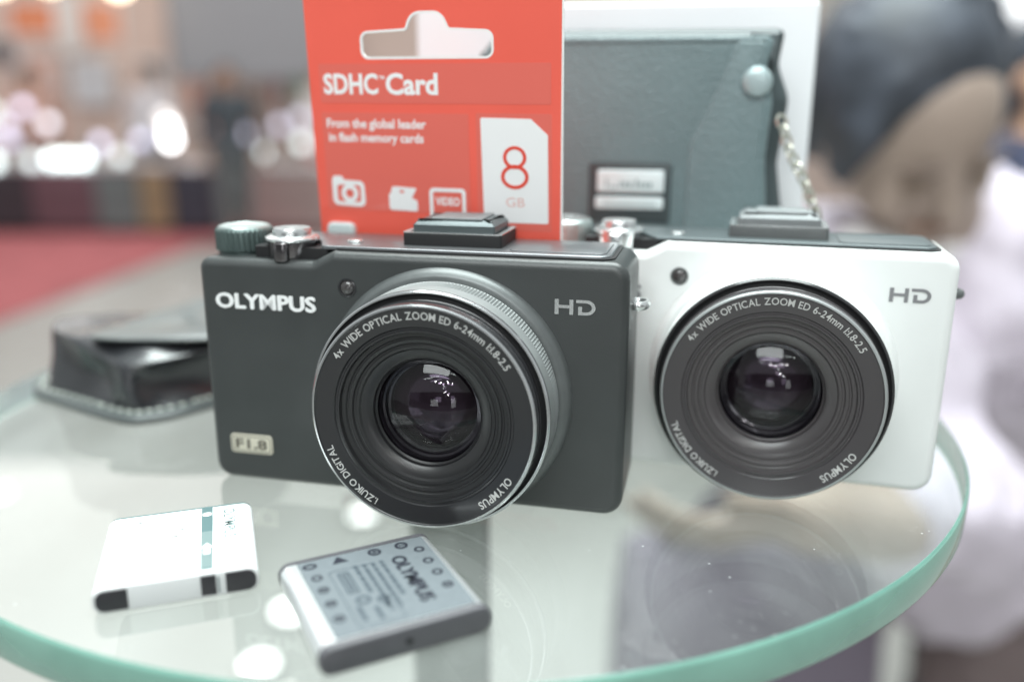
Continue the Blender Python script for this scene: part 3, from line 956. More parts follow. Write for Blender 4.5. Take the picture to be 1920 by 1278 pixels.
# ------------------------------------------------------------------ the round glass table
gt = empty('glass_table', (-0.0197, 0.2859, 0))
tag(gt, 'round clear glass display table with green polished edge on a steel pole', 'table')
GR, GT = 159.8, 9.5
t_ = MB(); t_.lathe([(GR - 0.8, -0.01), (0.01, -0.01)], 160, vert(0, 0))
t_.build('glass_top', M['glass_top'], gt)
t_ = MB(); t_.lathe([(GR - 0.8, -GT), (0.01, -GT)], 160, vert(0, 0))
t_.build('glass_underside', M['glass_under'], gt)
t_ = MB(); t_.lathe([(GR - 0.8, -0.01), (GR - 0.25, -0.3), (GR, -0.9), (GR, -GT + 0.9), (GR - 0.25, -GT + 0.3), (GR - 0.8, -GT)], 200, vert(0, 0))
t_.build('glass_edge', M['glass_edge'], gt, 60)
t_ = MB(); t_.lathe([(30, -GT - 0.2), (30, -GT - 3), (14.5, -GT - 5), (14.5, -1120), (14.5, -1130)], 64, vert(-2.7, 0))
t_.build('pole', M['steel'], gt)
t_ = MB(); t_.lathe([(0.01, -1118), (60, -1120), (170, -1132), (180, -1138), (180, -1150)], 72, vert(0, 0))
t_.build('foot_plate', M['steel'], gt)


# ------------------------------------------------------------------ people
def capsule_chain(mb, pts):
    """tapered limb through (x, y, z, r) points, metres"""
    for (a, b) in zip(pts[:-1], pts[1:]):
        A, B = Vector(a[:3]), Vector(b[:3])
        d = (B - A)
        if d.length < 1e-6: continue
        q = d.to_track_quat('Z', 'Y').to_matrix()
        n = 14
        rings = []
        for k in range(6):
            t = -math.pi / 2 + math.pi / 2 * k / 5
            rr_ = max(1e-4, a[3] * math.cos(t))
            rings.append([tuple(A + q @ Vector((rr_ * math.cos(2 * math.pi * i / n), rr_ * math.sin(2 * math.pi * i / n), a[3] * math.sin(t)))) for i in range(n)])
        for k in range(6):
            t = math.pi / 2 * k / 5
            rr_ = max(1e-4, b[3] * math.cos(t))
            rings.append([tuple(B + q @ Vector((rr_ * math.cos(2 * math.pi * i / n), rr_ * math.sin(2 * math.pi * i / n), b[3] * math.sin(t)))) for i in range(n)])
        mb.loft(rings)
    return mb


def ellipsoid(mb, c, r, rot=None, cut=None):
    n, mlat = 20, 12
    rings = []
    for k in range(mlat + 1):
        t = -math.pi / 2 + math.pi * k / mlat
        cr_, sr_ = max(1e-3, math.cos(t)), math.sin(t)
        ring = []
        for i in range(n):
            p = Vector((r[0] * cr_ * math.cos(2 * math.pi * i / n), r[1] * cr_ * math.sin(2 * math.pi * i / n), r[2] * sr_))
            if rot: p = rot @ p
            ring.append(tuple(Vector(c) + p))
        rings.append(ring)
    return mb.loft(rings)


def fused(mb, name, mat, parent, voxel, fold=0.0):
    o = mb.build('tmp', mat, None, 180, scale=1.0)
    rm_ = o.modifiers.new('r', 'REMESH'); rm_.mode = 'VOXEL'; rm_.voxel_size = voxel; rm_.use_smooth_shade = True
    sm = o.modifiers.new('s', 'SMOOTH'); sm.factor = 0.5; sm.iterations = 4
    if fold:
        tx = bpy.data.textures.new('fold', 'CLOUDS'); tx.noise_scale = 0.09; tx.noise_depth = 2
        dm = o.modifiers.new('d', 'DISPLACE'); dm.texture = tx; dm.strength = fold; dm.mid_level = 0.5
    dg = bpy.context.evaluated_depsgraph_get(); dg.update()
    me = bpy.data.meshes.new_from_object(o.evaluated_get(dg))
    me.name = name
    bpy.data.objects.remove(o)
    me.materials.clear(); me.materials.append(mat)
    q_ = bpy.data.objects.new(name, me)
    COL.objects.link(q_)
    q_.parent = parent
    return q_


def head(mb, c, rot):
    c = Vector(c)
    ellipsoid(mb, c + rot @ Vector((0, 0.008, 0.02)), (0.074, 0.092, 0.088), rot)
    ellipsoid(mb, c + rot @ Vector((0, -0.018, -0.035)), (0.060, 0.066, 0.078), rot)
    ellipsoid(mb, c + rot @ Vector((0, -0.066, -0.088)), (0.022, 0.018, 0.018), rot)       # chin
    capsule_chain(mb, [(*(c + rot @ Vector((0, -0.082, 0.008))), 0.009), (*(c + rot @ Vector((0, -0.100, -0.026))), 0.014)])  # nose
    for s_ in (-1, 1):
        ellipsoid(mb, c + rot @ Vector((s_ * 0.076, 0.005, -0.015)), (0.009, 0.018, 0.030), rot)   # ears
        ellipsoid(mb, c + rot @ Vector((s_ * 0.034, -0.060, -0.030)), (0.024, 0.022, 0.022), rot)  # cheeks


def face_parts(root, c, rot):
    c = Vector(c)
    for s_ in (-1, 1):
        e = MB(); ellipsoid(e, c + rot @ Vector((s_ * 0.031, -0.0785, 0.004)), (0.013, 0.008, 0.008), rot)
        e.build('eye', M['eye'], root, 180, scale=1.0)
        e = MB(); capsule_chain(e, [(*(c + rot @ Vector((s_ * 0.016, -0.090, 0.024))), 0.0035), (*(c + rot @ Vector((s_ * 0.048, -0.078, 0.022))), 0.0025)])
        e.build('eyebrow', M['brow'], root, 180, scale=1.0)
    e = MB(); capsule_chain(e, [(*(c + rot @ Vector((-0.022, -0.079, -0.060))), 0.004), (*(c + rot @ Vector((0, -0.086, -0.060))), 0.006), (*(c + rot @ Vector((0.022, -0.079, -0.060))), 0.004)])
    e.build('mouth', M['lip'], root, 180, scale=1.0)


def hair_cap(root, c, rot, length, mat, voxel, fringe=False):
    c = Vector(c)
    h = MB()
    ellipsoid(h, c + rot @ Vector((-0.006 if fringe else 0, 0.027 if fringe else 0.024, 0.042)), (0.088, 0.092, 0.084), rot)
    ellipsoid(h, c + rot @ Vector((0, 0.042, -0.01)), (0.084, 0.070, 0.085), rot)
    if length > 0:
        for s_ in (-1, 0, 1):
            capsule_chain(h, [(*(c + rot @ Vector((s_ * 0.066, 0.030, 0.03))), 0.036), (*(c + rot @ Vector((s_ * 0.074, 0.040, -length))), 0.026)])
    if fringe:
        # a few locks fall beside the face on the left
        rg = random.Random(11)
        for k in range(12):
            a_ = k / 11.0
            p0 = c + rot @ Vector((-0.040 - 0.03 * a_, -0.030 + 0.02 * a_, 0.085 - 0.02 * a_))
            p1 = c + rot @ Vector((-0.066 - 0.012 * a_, -0.050 + 0.03 * a_, 0.045))
            p2 = c + rot @ Vector((-0.084 + 0.008 * rg.random(), -0.040 + 0.05 * a_, -0.005 - 0.03 * rg.random()))
            capsule_chain(h, [(*p0, 0.014), (*p1, 0.011), (*p2, 0.004)])
        for k in range(40):
            t_a = rg.uniform(0, 2 * math.pi); ph = rg.uniform(0.1, 1.2)
            d0 = Vector((math.cos(t_a) * math.cos(ph), abs(math.sin(t_a)) * math.cos(ph), math.sin(ph)))
            p0 = c + rot @ Vector((d0.x * 0.090, 0.026 + d0.y * 0.094, 0.040 + d0.z * 0.088))
            p1 = p0 + rot @ Vector((d0.x * 0.006, 0.012 + d0.y * 0.006, -0.045))
            capsule_chain(h, [(*p0, 0.007), (*p1, 0.004)])
    return fused(h, 'hair', mat, root, voxel)


def hand(mb, wrist, d, side, thumb):
    """palm and five fingers; d along the hand, side across the knuckles"""
    W_, d, side = Vector(wrist), Vector(d).normalized(), Vector(side).normalized()
    nrm = d.cross(side)
    pc = W_ + d * 0.045
    for k in (-1, 0, 1):
        capsule_chain(mb, [(*(W_ + side * k * 0.016), 0.017), (*(W_ + d * 0.075 + side * k * 0.026), 0.013)])
    for k, ln in ((-1.5, 0.060), (-0.5, 0.074), (0.5, 0.080), (1.5, 0.070)):
        b0 = W_ + d * 0.080 + side * k * 0.021
        b1 = b0 + d * ln * 0.55 + side * k * 0.003 + nrm * 0.012
        b2 = b1 + d * ln * 0.35 + nrm * 0.026
        capsule_chain(mb, [(*b0, 0.0095), (*b1, 0.0085), (*b2, 0.007)])
    t0 = W_ + side * thumb * 0.026 + d * 0.022
    t1 = t0 + side * thumb * 0.030 + d * 0.030 + nrm * 0.008
    capsule_chain(mb, [(*t0, 0.013), (*t1, 0.010), (*(t1 + d * 0.028 + nrm * 0.008), 0.008)])


def person(loc, rz, hgt, shirt, trousers, label, hairlen=0.0, skin='skin', group='visitors in the hall'):
    root = empty('person', (loc[0], loc[1], FLOOR), rz)
    tag(root, label, 'person', group)
    k = hgt / 1.72
    root.scale = (k, k, k)
    sw = random.uniform(-0.02, 0.02)
    legs = {}
    b = MB()
    arms = {}
    for s_ in (-1, 1):
        legs[s_] = [(s_ * 0.085, 0, 0.90, 0.088), (s_ * 0.10, -0.02 + s_ * 0.03, 0.49, 0.058), (s_ * 0.11, 0.02 + s_ * 0.05, 0.09, 0.040)]
        capsule_chain(b, legs[s_])
        capsule_chain(b, [(s_ * 0.11, 0.04 + s_ * 0.05, 0.045, 0.042), (s_ * 0.125, -0.13 + s_ * 0.05, 0.036, 0.034)])
        arms[s_] = [(s_ * 0.185, 0.0, 1.40, 0.052), (s_ * 0.245, 0.03, 1.12, 0.042), (s_ * (0.235 + sw), -0.08, 0.87, 0.029)]
        capsule_chain(b, arms[s_])
        hand(b, arms[s_][-1][:3], (0, -0.25, -1), (0.2 * s_, -1, 0.2), 1)
    torso = [(0, 0, 0.93, 0.135), (0, 0.005, 1.12, 0.122), (0, 0.0, 1.33, 0.135)]
    capsule_chain(b, torso)
    capsule_chain(b, [(-0.155, 0, 1.405, 0.062), (0.155, 0, 1.405, 0.062)])
    capsule_chain(b, [(0, 0.01, 1.42, 0.058), (0, -0.005, 1.53, 0.052)])
    rot = Matrix.Rotation(random.uniform(-0.3, 0.3), 3, 'Z')
    hc = (0, -0.01, 1.61)
    head(b, hc, rot)
    fused(b, 'body', M[skin], root, 0.013)
    c = MB()
    for s_ in (-1, 1):
        capsule_chain(c, [(p[0], p[1], p[2], p[3] + 0.016) for p in legs[s_]])
    capsule_chain(c, [(-0.06, 0, 0.94, 0.135), (0.06, 0, 0.94, 0.135)])
    fused(c, 'trousers', trousers, root, 0.016, 0.03)
    c = MB()
    capsule_chain(c, [(p[0], p[1], p[2], p[3] + 0.018) for p in torso])
    capsule_chain(c, [(-0.155, 0, 1.405, 0.076), (0.155, 0, 1.405, 0.076)])
    for s_ in (-1, 1):
        capsule_chain(c, [(p[0], p[1], p[2], p[3] + 0.016) for p in arms[s_]][:2] + [(*[a_ * 0.6 + b_ * 0.4 for a_, b_ in zip(arms[s_][2][:3], arms[s_][1][:3])], 0.05)])
    fused(c, 'shirt', shirt, root, 0.016, 0.03)
    hair_cap(root, hc, rot, hairlen, M['hair'], 0.014)
    face_parts(root, hc, rot)
    return root


# the visitor bending over the table at the right
vis = empty('person', (0.55, 1.0, FLOOR))
tag(vis, 'dark-haired person in a pale lavender shirt bending down behind the white camera', 'person', 'visitors in the hall')
O_ = Vector((0.55, 1.0, FLOOR))
wp = lambda x, y, z: tuple(Vector((x, y, z)) - O_)
hc = wp(0.385, 0.86, 0.085)
fdir = Vector((0.16, -0.76, -0.63)).normalized()
hup = (Vector((-0.20, -0.45, 0.85)) - fdir * Vector((-0.20, -0.45, 0.85)).dot(fdir)).normalized()
hrot = Matrix((hup.cross(fdir), -fdir, hup)).transposed()
b = MB()
head(b, hc, hrot)
neck = [(*wp(0.47, 0.95, -0.05), 0.060), (*wp(0.405, 0.885, 0.03), 0.052)]
capsule_chain(b, neck)
torso = [(*wp(0.60, 1.16, -0.36), 0.145), (*wp(0.56, 1.07, -0.20), 0.140), (*wp(0.52, 0.99, -0.12), 0.138)]
capsule_chain(b, torso)
shl = [(*wp(0.37, 0.97, -0.085), 0.066), (*wp(0.66, 0.99, -0.085), 0.066)]
capsule_chain(b, shl)
armR = [(*wp(0.37, 0.95, -0.09), 0.056), (*wp(0.44, 0.76, -0.29), 0.048), (*wp(0.25, 0.67, -0.235), 0.034)]
armL = [(*wp(0.69, 0.97, -0.10), 0.056), (*wp(0.82, 1.02, -0.36), 0.046), (*wp(0.84, 0.93, -0.58), 0.032)]
capsule_chain(b, armR); capsule_chain(b, armL)
hand(b, armR[-1][:3], (-0.95, -0.2, -0.1), (0, -0.8, 0.6), 1)
hand(b, armL[-1][:3], (0, -0.2, -1), (0, -1, 0.2), 1)
legR = [(*wp(0.52, 1.18, -0.42), 0.095), (*wp(0.41, 1.10, -0.74), 0.066), (*wp(0.36, 1.18, -1.06), 0.044)]
legL = [(*wp(0.68, 1.18, -0.42), 0.090), (*wp(0.70, 1.12, -0.74), 0.060), (*wp(0.71, 1.20, -1.06), 0.042)]
for lg in (legR, legL):
    capsule_chain(b, lg)
    a = lg[-1]
    capsule_chain(b, [(a[0], a[1] + 0.02, 0.045, 0.042), (a[0] - 0.01, a[1] - 0.16, 0.036, 0.034)])
fused(b, 'body', M['skin_shade'], vis, 0.007)
c = MB()
capsule_chain(c, [(p[0], p[1], p[2], p[3] + 0.02) for p in torso])
capsule_chain(c, [(p[0], p[1], p[2], p[3] + 0.016) for p in shl])
capsule_chain(c, [(p[0], p[1], p[2], p[3] + 0.020) for p in armR[:1]] + [(*wp(0.44, 0.76, -0.29), 0.064), (*wp(0.37, 0.73, -0.272), 0.056)])
capsule_chain(c, [(p[0], p[1], p[2], p[3] + 0.020) for p in armL[:1]] + [(*wp(0.79, 1.00, -0.28), 0.066)])
capsule_chain(c, [(*wp(0.59, 1.11, -0.44), 0.165), (*wp(0.62, 1.14, -0.47), 0.168)])
fused(c, 'shirt', cloth('lavender_cotton', (0.56, 0.50, 0.57)), vis, 0.009, 0.05)
cl = MB()
capsule_chain(cl, [(*wp(0.355, 0.885, -0.035), 0.022), (*wp(0.415, 0.868, -0.055), 0.020), (*wp(0.47, 0.90, -0.03), 0.020)])
fused(cl, 'collar', cloth('white_cotton', (0.80, 0.77, 0.77)), vis, 0.008)
c = MB()
for lg in (legR, legL):
    capsule_chain(c, [(p[0], p[1], p[2], p[3] + 0.018) for p in lg])
capsule_chain(c, [(*wp(0.52, 1.17, -0.47), 0.13), (*wp(0.68, 1.17, -0.47), 0.13)])
fused(c, 'trousers', cloth('brown_cotton', (0.17, 0.13, 0.13)), vis, 0.012, 0.04)
hair_cap(vis, hc, hrot, 0.03, M['hair'], 0.005, True)
face_parts(vis, hc, hrot)

person((0.92, 1.55), 0.3, 1.40, cloth('navy_cloth', (0.035, 0.04, 0.075)), cloth('charcoal_cloth', (0.05, 0.05, 0.055)), 'person in dark navy clothes standing at the far right edge', 0.10)
person((-2.55, 8.0), 0.5, 1.62, cloth('dark_suit', (0.07, 0.085, 0.10)), cloth('grey_suit', (0.14, 0.15, 0.155)), 'person in a dark grey suit standing alone left of the red package', 0.0)
person((-5.1, 9.5), 0.8, 1.66, cloth('peach_shirt', (0.55, 0.34, 0.28)), cloth('plum_cloth', (0.16, 0.08, 0.10)), 'person in a peach top behind the leftmost showcase counter', 0.12)
person((-3.9, 9.6), -0.2, 1.70, cloth('pale_shirt', (0.62, 0.60, 0.62)), cloth('charcoal_cloth', (0.05, 0.05, 0.055)), 'person in a pale grey shirt behind the middle showcase counter', 0.0)
person((-3.15, 9.7), 0.4, 1.64, cloth('salmon_shirt', (0.60, 0.32, 0.26)), cloth('navy_cloth', (0.04, 0.05, 0.08)), 'person in a salmon top left of the suited visitor', 0.10)
person((-2.0, 9.4), -0.4, 1.68, cloth('white_shirt', (0.72, 0.66, 0.66)), cloth('red_cloth', (0.42, 0.06, 0.05)), 'person in a white shirt and red trousers beside the red package', 0.08)

# ------------------------------------------------------------------ the hall
fl = MB(); fl.box(-14, 14, -6, 16, FLOOR * 1000 / 1000 - 0.1, FLOOR)
fo_ = fl.build('hall_floor', P('pale_floor', (0.37, 0.37, 0.35), 0.35, mottle=(1.4, 0.07), bump=(30, 0.1, 0.002)), None, scale=1.0)
tag(fo_, 'pale beige polished exhibition hall floor', 'floor', kind='structure')
ca = MB(); ca.loft([[(-9, 3.0, z), (-3.15, 3.4, z), (-2.95, 8.0, z), (-1.6, 8.9, z), (-1.6, 9.7, z), (-9, 9.7, z)] for z in (FLOOR + 0.002, FLOOR + 0.012)])
co_ = ca.build('red_carpet', P('carpet_pile', (0.42, 0.12, 0.13), 0.95, mottle=(5, 0.15), bump=(160, 0.5, 0.004)), None, scale=1.0)
tag(co_, 'red carpet laid before the showcase counters', 'carpet', kind='structure')
bw = MB(); bw.box(-12, 12, 10.8, 11.0, FLOOR, 2.4)
bwo = bw.build('hall_wall', P('peach_wall', (0.70, 0.56, 0.50), 0.8, mottle=(1.1, 0.12)), None, scale=1.0)
tag(bwo, 'peach exhibition booth wall at the back of the hall', 'wall', kind='structure')


def panel(name, x0, x1, z0, z1, y, mat, label, cat, fr=0.03, fmat=None):
    r_ = empty(name, ((x0 + x1) / 2, y, z0))
    tag(r_, label, cat)
    q_ = MB(); q_.box(-(x1 - x0) / 2 + fr, (x1 - x0) / 2 - fr, -0.012, 0.0, fr, z1 - z0 - fr)
    q_.build('sheet', mat, r_, scale=1.0)
    q_ = MB()
    q_.box(-(x1 - x0) / 2, (x1 - x0) / 2, -0.03, 0.0, 0, fr); q_.box(-(x1 - x0) / 2, (x1 - x0) / 2, -0.03, 0.0, z1 - z0 - fr, z1 - z0)
    q_.box(-(x1 - x0) / 2, -(x1 - x0) / 2 + fr, -0.03, 0.0, fr, z1 - z0 - fr); q_.box((x1 - x0) / 2 - fr, (x1 - x0) / 2, -0.03, 0.0, fr, z1 - z0 - fr)
    q_.build('frame', fmat or M['board_white'], r_, scale=1.0)
    return r_


def pxx(px, D): return (px - 960) / 1618.9 * D
def pzz(py, D): return CAMH - (py - 206) / 1618.9 * D


panel('wall_panel', pxx(290, 9.0), pxx(600, 9.0), pzz(150, 9.0), pzz(150, 9.0) + 1.9, 9.9, P('slate_panel', (0.29, 0.30, 0.32), 0.6), 'large slate grey panel hung high above the suited visitor', 'panel', 0.02, P('slate_frame', (0.2, 0.2, 0.22), 0.5))
for i, (a, b, c, d, col, lab) in enumerate(((60, 150, 20, 85, (0.80, 0.30, 0.16), 'orange poster nearest the left edge of the back wall'), (190, 265, 20, 95, (0.82, 0.36, 0.22), 'orange poster left of the slate panel'),
                                (15, 70, 85, 135, (0.14, 0.11, 0.11), 'small dark poster below the orange posters'), (280, 330, 120, 170, (0.30, 0.33, 0.36), 'small grey poster under the slate panel'))):
    panel('wall_poster', pxx(a, 10.7), pxx(b, 10.7), pzz(d, 10.7), pzz(c, 10.7), 10.79, P('poster_ink_%d' % i, col, 0.6), lab, 'poster')
for i, (a, b, c, d, col, lab) in enumerate(((150, 190, 10, 110, (0.75, 0.72, 0.70), 'tall white banner between the two orange posters'), (75, 140, 105, 175, (0.72, 0.50, 0.44), 'salmon poster under the leftmost orange poster'), (160, 235, 120, 200, (0.60, 0.62, 0.66), 'pale grey poster low on the peach wall'),
                                (360, 400, 150, 215, (0.66, 0.34, 0.26), 'rust poster left of the suited visitor'), (490, 545, 70, 160, (0.74, 0.62, 0.56), 'cream poster between the suited visitor and the package'), (550, 600, 140, 200, (0.30, 0.42, 0.30), 'green poster touching the red package edge'), (520, 545, 150, 200, (0.50, 0.12, 0.12), 'narrow dark red banner beside the green poster'))):
    panel('wall_poster', pxx(a, 10.6), pxx(b, 10.6), pzz(d, 10.6), pzz(c, 10.6), 10.70, P('banner_ink_%d' % i, col, 0.6), lab, 'poster')
panel('wall_panel', pxx(1500, 10.6), pxx(1990, 10.6), pzz(170, 10.6), pzz(-120, 10.6), 10.75, P('cream_panel', (0.66, 0.62, 0.56), 0.6), 'broad cream panel high on the wall at the right', 'panel')


def counter(x0, x1, y, h, col, label):
    r_ = empty('showcase_counter', ((x0 + x1) / 2, y, FLOOR))
    tag(r_, label, 'counter', 'showcase counters along the red carpet')
    wd = (x1 - x0) / 2 - 0.01
    q_ = MB(); q_.box(-wd, wd, 0, 0.55, 0.08, h - 0.04); q_.build('cabinet', P('counter_paint', col, 0.5, mottle=(3, 0.1)), r_, scale=1.0)
    q_ = MB(); q_.box(-wd + 0.03, wd - 0.03, 0.03, 0.52, 0, 0.08); q_.build('plinth', M['gap_black'], r_, scale=1.0)
    q_ = MB(); q_.box(-wd - 0.005, wd + 0.005, -0.02, 0.57, h - 0.04, h); q_.build('counter_top', M['board_white'], r_, scale=1.0)
    q_ = MB(); q_.box(-wd * 0.85, wd * 0.85, -0.006, 0.0, 0.2, h - 0.16); q_.build('front_board', P('counter_board', tuple(x * 0.8 for x in col), 0.5), r_, scale=1.0)
    for sx in (-1, 1):
        q_ = MB(); q_.box(sx * (wd - 0.02) - 0.012, sx * (wd - 0.02) + 0.012, 0.03, 0.055, h, h + 0.28); q_.build('glass_post', M['steel'], r_, scale=1.0)
    return r_


cs_ = [(-60, 60, (0.05, 0.045, 0.055), 'dark plum showcase counter at the far left'), (60, 180, (0.16, 0.09, 0.11), 'mauve showcase counter second from the left'), (180, 262, (0.17, 0.22, 0.22), 'teal grey showcase counter under the long white lamp'),
       (262, 320, (0.34, 0.27, 0.16), 'tan showcase counter beside the navy one'), (320, 400, (0.05, 0.06, 0.085), 'navy showcase counter under the brightest lamp'), (470, 620, (0.40, 0.30, 0.29), 'pinkish showcase counter right of the suited visitor'),
       (640, 900, (0.35, 0.30, 0.20), 'sand coloured showcase counter behind the red package')]
for a, b_, col, lab in cs_:
    counter(pxx(a, 8.7), pxx(b_, 8.7), 8.75, pzz(306, 8.7) - FLOOR, col, lab)


def emit_mat(name, col, st_):
    return P(name, (0.8, 0.8, 0.8), 0.5, emit=(col, st_))


def spot(px, py, D, r, col, st_, label, name='desk_lamp', hgt=None, group='lamps on the showcase counters'):
    x, z = pxx(px, D), pzz(py, D)
    base = pzz(306, 8.7)
    r_ = empty(name, (x, D, base))
    tag(r_, label, 'lamp', group)
    q_ = MB(); ellipsoid(q_, (0, 0, z - base), (r, r, r)); q_.build('bulb', emit_mat('bulb_light', col, st_), r_, 180, scale=1.0)
    q_ = MB(); capsule_chain(q_, [(0, r * 0.9, 0.005, 0.012), (0, r * 0.9, max(0.02, z - base), 0.012)]); q_.build('stem', M['steel'], r_, 180, scale=1.0)
    q_ = MB(); q_.lathe([(0.01, 0.012), (0.07, 0.01), (0.075, 0.0)], 24, lambda a_, b2, d: (a_, r * 0.9 + b2, d)); q_.build('lamp_base', M['steel'], r_, 40, scale=1.0)
    return r_


W1, LV, CW1 = (1.0, 1.0, 1.0), (0.72, 0.72, 1.0), (0.85, 1.0, 1.0)
for px, py, r, col, st_, lab in ((335, 262, 0.055, W1, 9.4, 'brightest white desk lamp beside the suited visitor'), (334, 240, 0.055, W1, 5.4, 'white desk lamp just above the brightest one'), (328, 222, 0.055, (1, 0.95, 0.9), 2.0, 'dim topmost lamp over the brightest one'),
                                 (392, 243, 0.055, (1, 0.95, 0.92), 1.7, 'faint lamp right of the brightest one'), (115, 232, 0.055, (0.85, 0.88, 1), 2.4, 'lone pale lavender lamp left of centre'), (36, 240, 0.055, LV, 1.4, 'lavender lamp near the left edge, upper one'),
                                 (40, 262, 0.055, LV, 1.7, 'lavender lamp near the left edge, lower one'), (115, 297, 0.055, CW1, 5.4, 'left end lamp of the long white row'), (142, 297, 0.055, CW1, 6.1, 'middle lamp of the long white row'), (170, 297, 0.055, CW1, 5.4, 'right end lamp of the long white row'),
                                 (6, 302, 0.055, CW1, 4.1, 'white lamp cut by the left edge'), (535, 235, 0.055, LV, 1.2, 'lavender lamp left of the red package'), (572, 222, 0.055, LV, 1.0, 'dim lavender lamp touching the red package edge'), (574, 266, 0.055, CW1, 2.2, 'bluish white lamp at the red package edge'), (72, 205, 0.055, LV, 2.2, 'small violet lamp above the left lavender pair'), (18, 214, 0.055, CW1, 2.0, 'pale lamp highest at the left edge'), (205, 268, 0.055, LV, 2.2, 'violet lamp right of the long white row'), (240, 292, 0.055, CW1, 2.0, 'pale lamp over the teal counter'),
                                 (280, 262, 0.055, LV, 2.0, 'violet lamp left of the brightest lamp'), (470, 250, 0.055, LV, 1.5, 'dim violet lamp right of the suited visitor'), (500, 282, 0.055, CW1, 1.8, 'pale lamp over the pinkish counter'), (75, 300, 0.055, CW1, 2.2, 'pale lamp left of the long white row')):
    spot(px, py, 8.7, r, col, st_, lab)


def hanging_lamp(loc, r, col, st_, label, top):
    r_ = empty('ceiling_lamp', loc)
    tag(r_, label, 'lamp', 'hall lamps hanging from the roof')
    q_ = MB(); ellipsoid(q_, (0, 0, 0), (r * 0.9, r * 0.9, r * 0.9)); q_.build('lamp_globe', emit_mat('lamp_light', col, st_), r_, scale=1.0)
    q_ = MB(); q_.lathe([(r * 0.6, r * 0.72), (r * 0.6, r * 1.0), (r * 0.3, r * 1.2), (0.02, r * 1.25)], 32, vert(0, 0)); q_.build('lamp_housing', M['steel'], r_, 30, scale=1.0)
    q_ = MB(); capsule_chain(q_, [(0, 0, r * 1.2, 0.006), (0, 0, top, 0.006)]); q_.build('lamp_wire', M['gap_black'], r_, 180, scale=1.0)
    return r_


for (x, y, z), r, st_, lab in (((-1.0, -3.4, 2.3), 0.11, 55, 'globe hall lamp glinting in the lens, leftmost of the front row'), ((-0.45, -3.7, 2.3), 0.12, 60, 'globe hall lamp glinting in the lens, second of the front row'),
                               ((0.25, -3.5, 2.3), 0.12, 60, 'globe hall lamp glinting in the lens, third of the front row'), ((0.8, -3.8, 2.3), 0.10, 50, 'globe hall lamp glinting in the lens, rightmost of the front row'),
                               ((-0.1, -6.0, 1.9), 0.13, 60, 'globe hall lamp glinting in the lens, back row left'), ((0.5, -6.2, 1.5), 0.13, 50, 'globe hall lamp glinting in the lens, back row right')):
    hanging_lamp((x, y, z), r, (1, 1, 0.98), st_, lab, 1.2)
for (x, y), r, st_, lab in (((-0.47, 2.49), 0.034, 4.5, 'added glowing disc on the floor, seen through the glass under the black camera'), ((-0.56, 1.95), 0.042, 5.0, 'added glowing disc on the floor, seen through the glass between the batteries'),
                        ((-0.58, 1.73), 0.036, 4.5, 'added glowing disc on the floor near the bottom edge of the glass'), ((-1.70, 2.64), 0.034, 2.4, 'added glowing disc on the floor at the left edge of the glass')):
    r_ = empty('added_floor_disc', (x, y, FLOOR + 0.002)); tag(r_, lab, 'floor glow', 'glowing discs added on the hall floor')
    q_ = MB(); q_.lathe([(r, 0.006), (0.001, 0.008)], 32, vert(0, 0)); q_.build('light_disc', emit_mat('added_floor_glow', (1, 1, 0.97), st_), r_, scale=1.0)  # added discs stand in for blurred light spots under the glass
    q_ = MB(); q_.lathe([(r, 0.004), (r, 0.012), (r + 0.012, 0.012), (r + 0.016, 0.0)], 32, vert(0, 0)); q_.build('light_rim', M['steel'], r_, 40, scale=1.0)
for (x, y, z, ln, rz), lab in (((-1.3, -2.6, 2.2, 1.5, 0.2), 'added unseen strip lamp behind the viewer, leftmost'), ((0.9, -2.4, 2.4, 1.5, -0.15), 'added unseen strip lamp behind the viewer, right of the row'), ((-0.2, -4.4, 2.0, 1.2, 1.4), 'added unseen strip lamp far behind the viewer')):
    r_ = empty('added_strip_lamp', (x, y, z), rz); tag(r_, lab, 'lamp', 'unseen strip lamps added behind the viewer')
    q_ = MB(); q_.box(-ln / 2, ln / 2, -0.05, 0.05, 0, 0.03); q_.build('tube_cover', emit_mat('added_strip_light', (0.93, 1, 1), 9), r_, scale=1.0)  # strip lamps added out of view for streaks and contrast
    q_ = MB(); q_.box(-ln / 2 - 0.02, ln / 2 + 0.02, -0.07, 0.07, 0.031, 0.09); q_.build('lamp_housing', M['steel'], r_, scale=1.0)
    for sx in (-1, 1):
        q_ = MB(); capsule_chain(q_, [(sx * ln * 0.4, 0, 0.08, 0.005), (sx * ln * 0.4, 0, 1.4, 0.005)]); q_.build('lamp_wire', M['gap_black'], r_, 180, scale=1.0)
q_ = MB(); q_.box(-9, 9, -7.2, -7.0, FLOOR, 2.2)
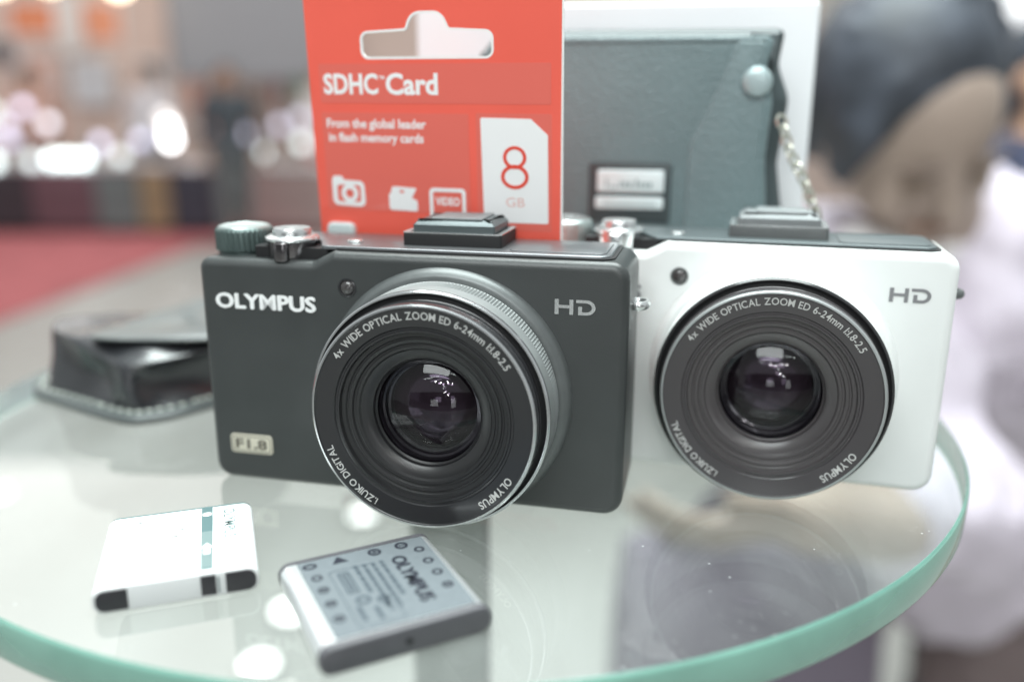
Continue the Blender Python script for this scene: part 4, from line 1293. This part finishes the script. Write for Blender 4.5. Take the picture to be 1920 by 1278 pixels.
tag(q_.build('hall_wall', P('grey_wall', (0.10, 0.10, 0.11), 0.7, mottle=(1.0, 0.2)), None, scale=1.0), 'dark grey booth wall behind the viewer', 'wall', kind='structure')
for x0, x1, z0, z1, st_, lab in ((-2.6, -1.2, -0.3, 0.9, 3.0, 'added unseen glowing panel on the rear booth wall, left'), (1.0, 1.9, -0.6, 1.1, 2.6, 'added unseen glowing panel on the rear booth wall, right')):
    r_ = panel('light_panel', x0, x1, z0, z1, 0, emit_mat('added_panel_glow', (0.95, 0.98, 1.0), st_), lab, 'light panel')
    r_.location.y = -6.98; r_.rotation_euler.z = math.pi  # unseen glowing panels, added to be mirrored in lenses and barrels
bag = empty('added_bag', (0.30, 0.98, -0.72)); tag(bag, 'made-up purple grey bag darkening the view through the glass under the bending person', 'bag')  # bag added to darken what lies behind the lens reflection in the glass
q_ = MB(); q_.loft([[(x * k, y * k2, z) for x, y in rrect(-0.17, 0.17, -0.06, 0.06, 0.04)] for z, k, k2 in ((0, 0.86, 0.8), (0.01, 0.94, 0.95), (0.08, 1.0, 1.15), (0.2, 0.98, 1.0), (0.29, 0.93, 0.5), (0.30, 0.9, 0.3))])
q_.build('bag_body', cloth('bag_canvas', (0.15, 0.125, 0.16)), bag, 60, scale=1.0)
q_ = MB(); capsule_chain(q_, [(-0.13, 0, 0.27, 0.012), (-0.02, -0.06, 0.42, 0.012), (0.08, -0.12, 0.46, 0.012), (0.14, -0.04, 0.40, 0.012), (0.14, 0, 0.27, 0.012)])
q_.build('bag_strap', cloth('bag_strap_cloth', (0.10, 0.08, 0.10)), bag, 180, scale=1.0)
for px, py, lab in ((270, -6, 'warm wall spotlight left of the slate panel'), (60, -10, 'warm wall spotlight above the orange poster'), (150, -14, 'warm wall spotlight between the orange posters')):
    hanging_lamp((pxx(px, 9.6), 9.6, pzz(py, 9.6)), 0.14, (1.0, 0.86, 0.62), 5, lab, 0.9)
panel('light_panel', pxx(1755, 10.2), pxx(1935, 10.2), pzz(62, 10.2), pzz(-10, 10.2), 10.3, emit_mat('panel_light', (0.95, 0.98, 1.0), 1.15), 'lit white light panel high at the right', 'light panel')
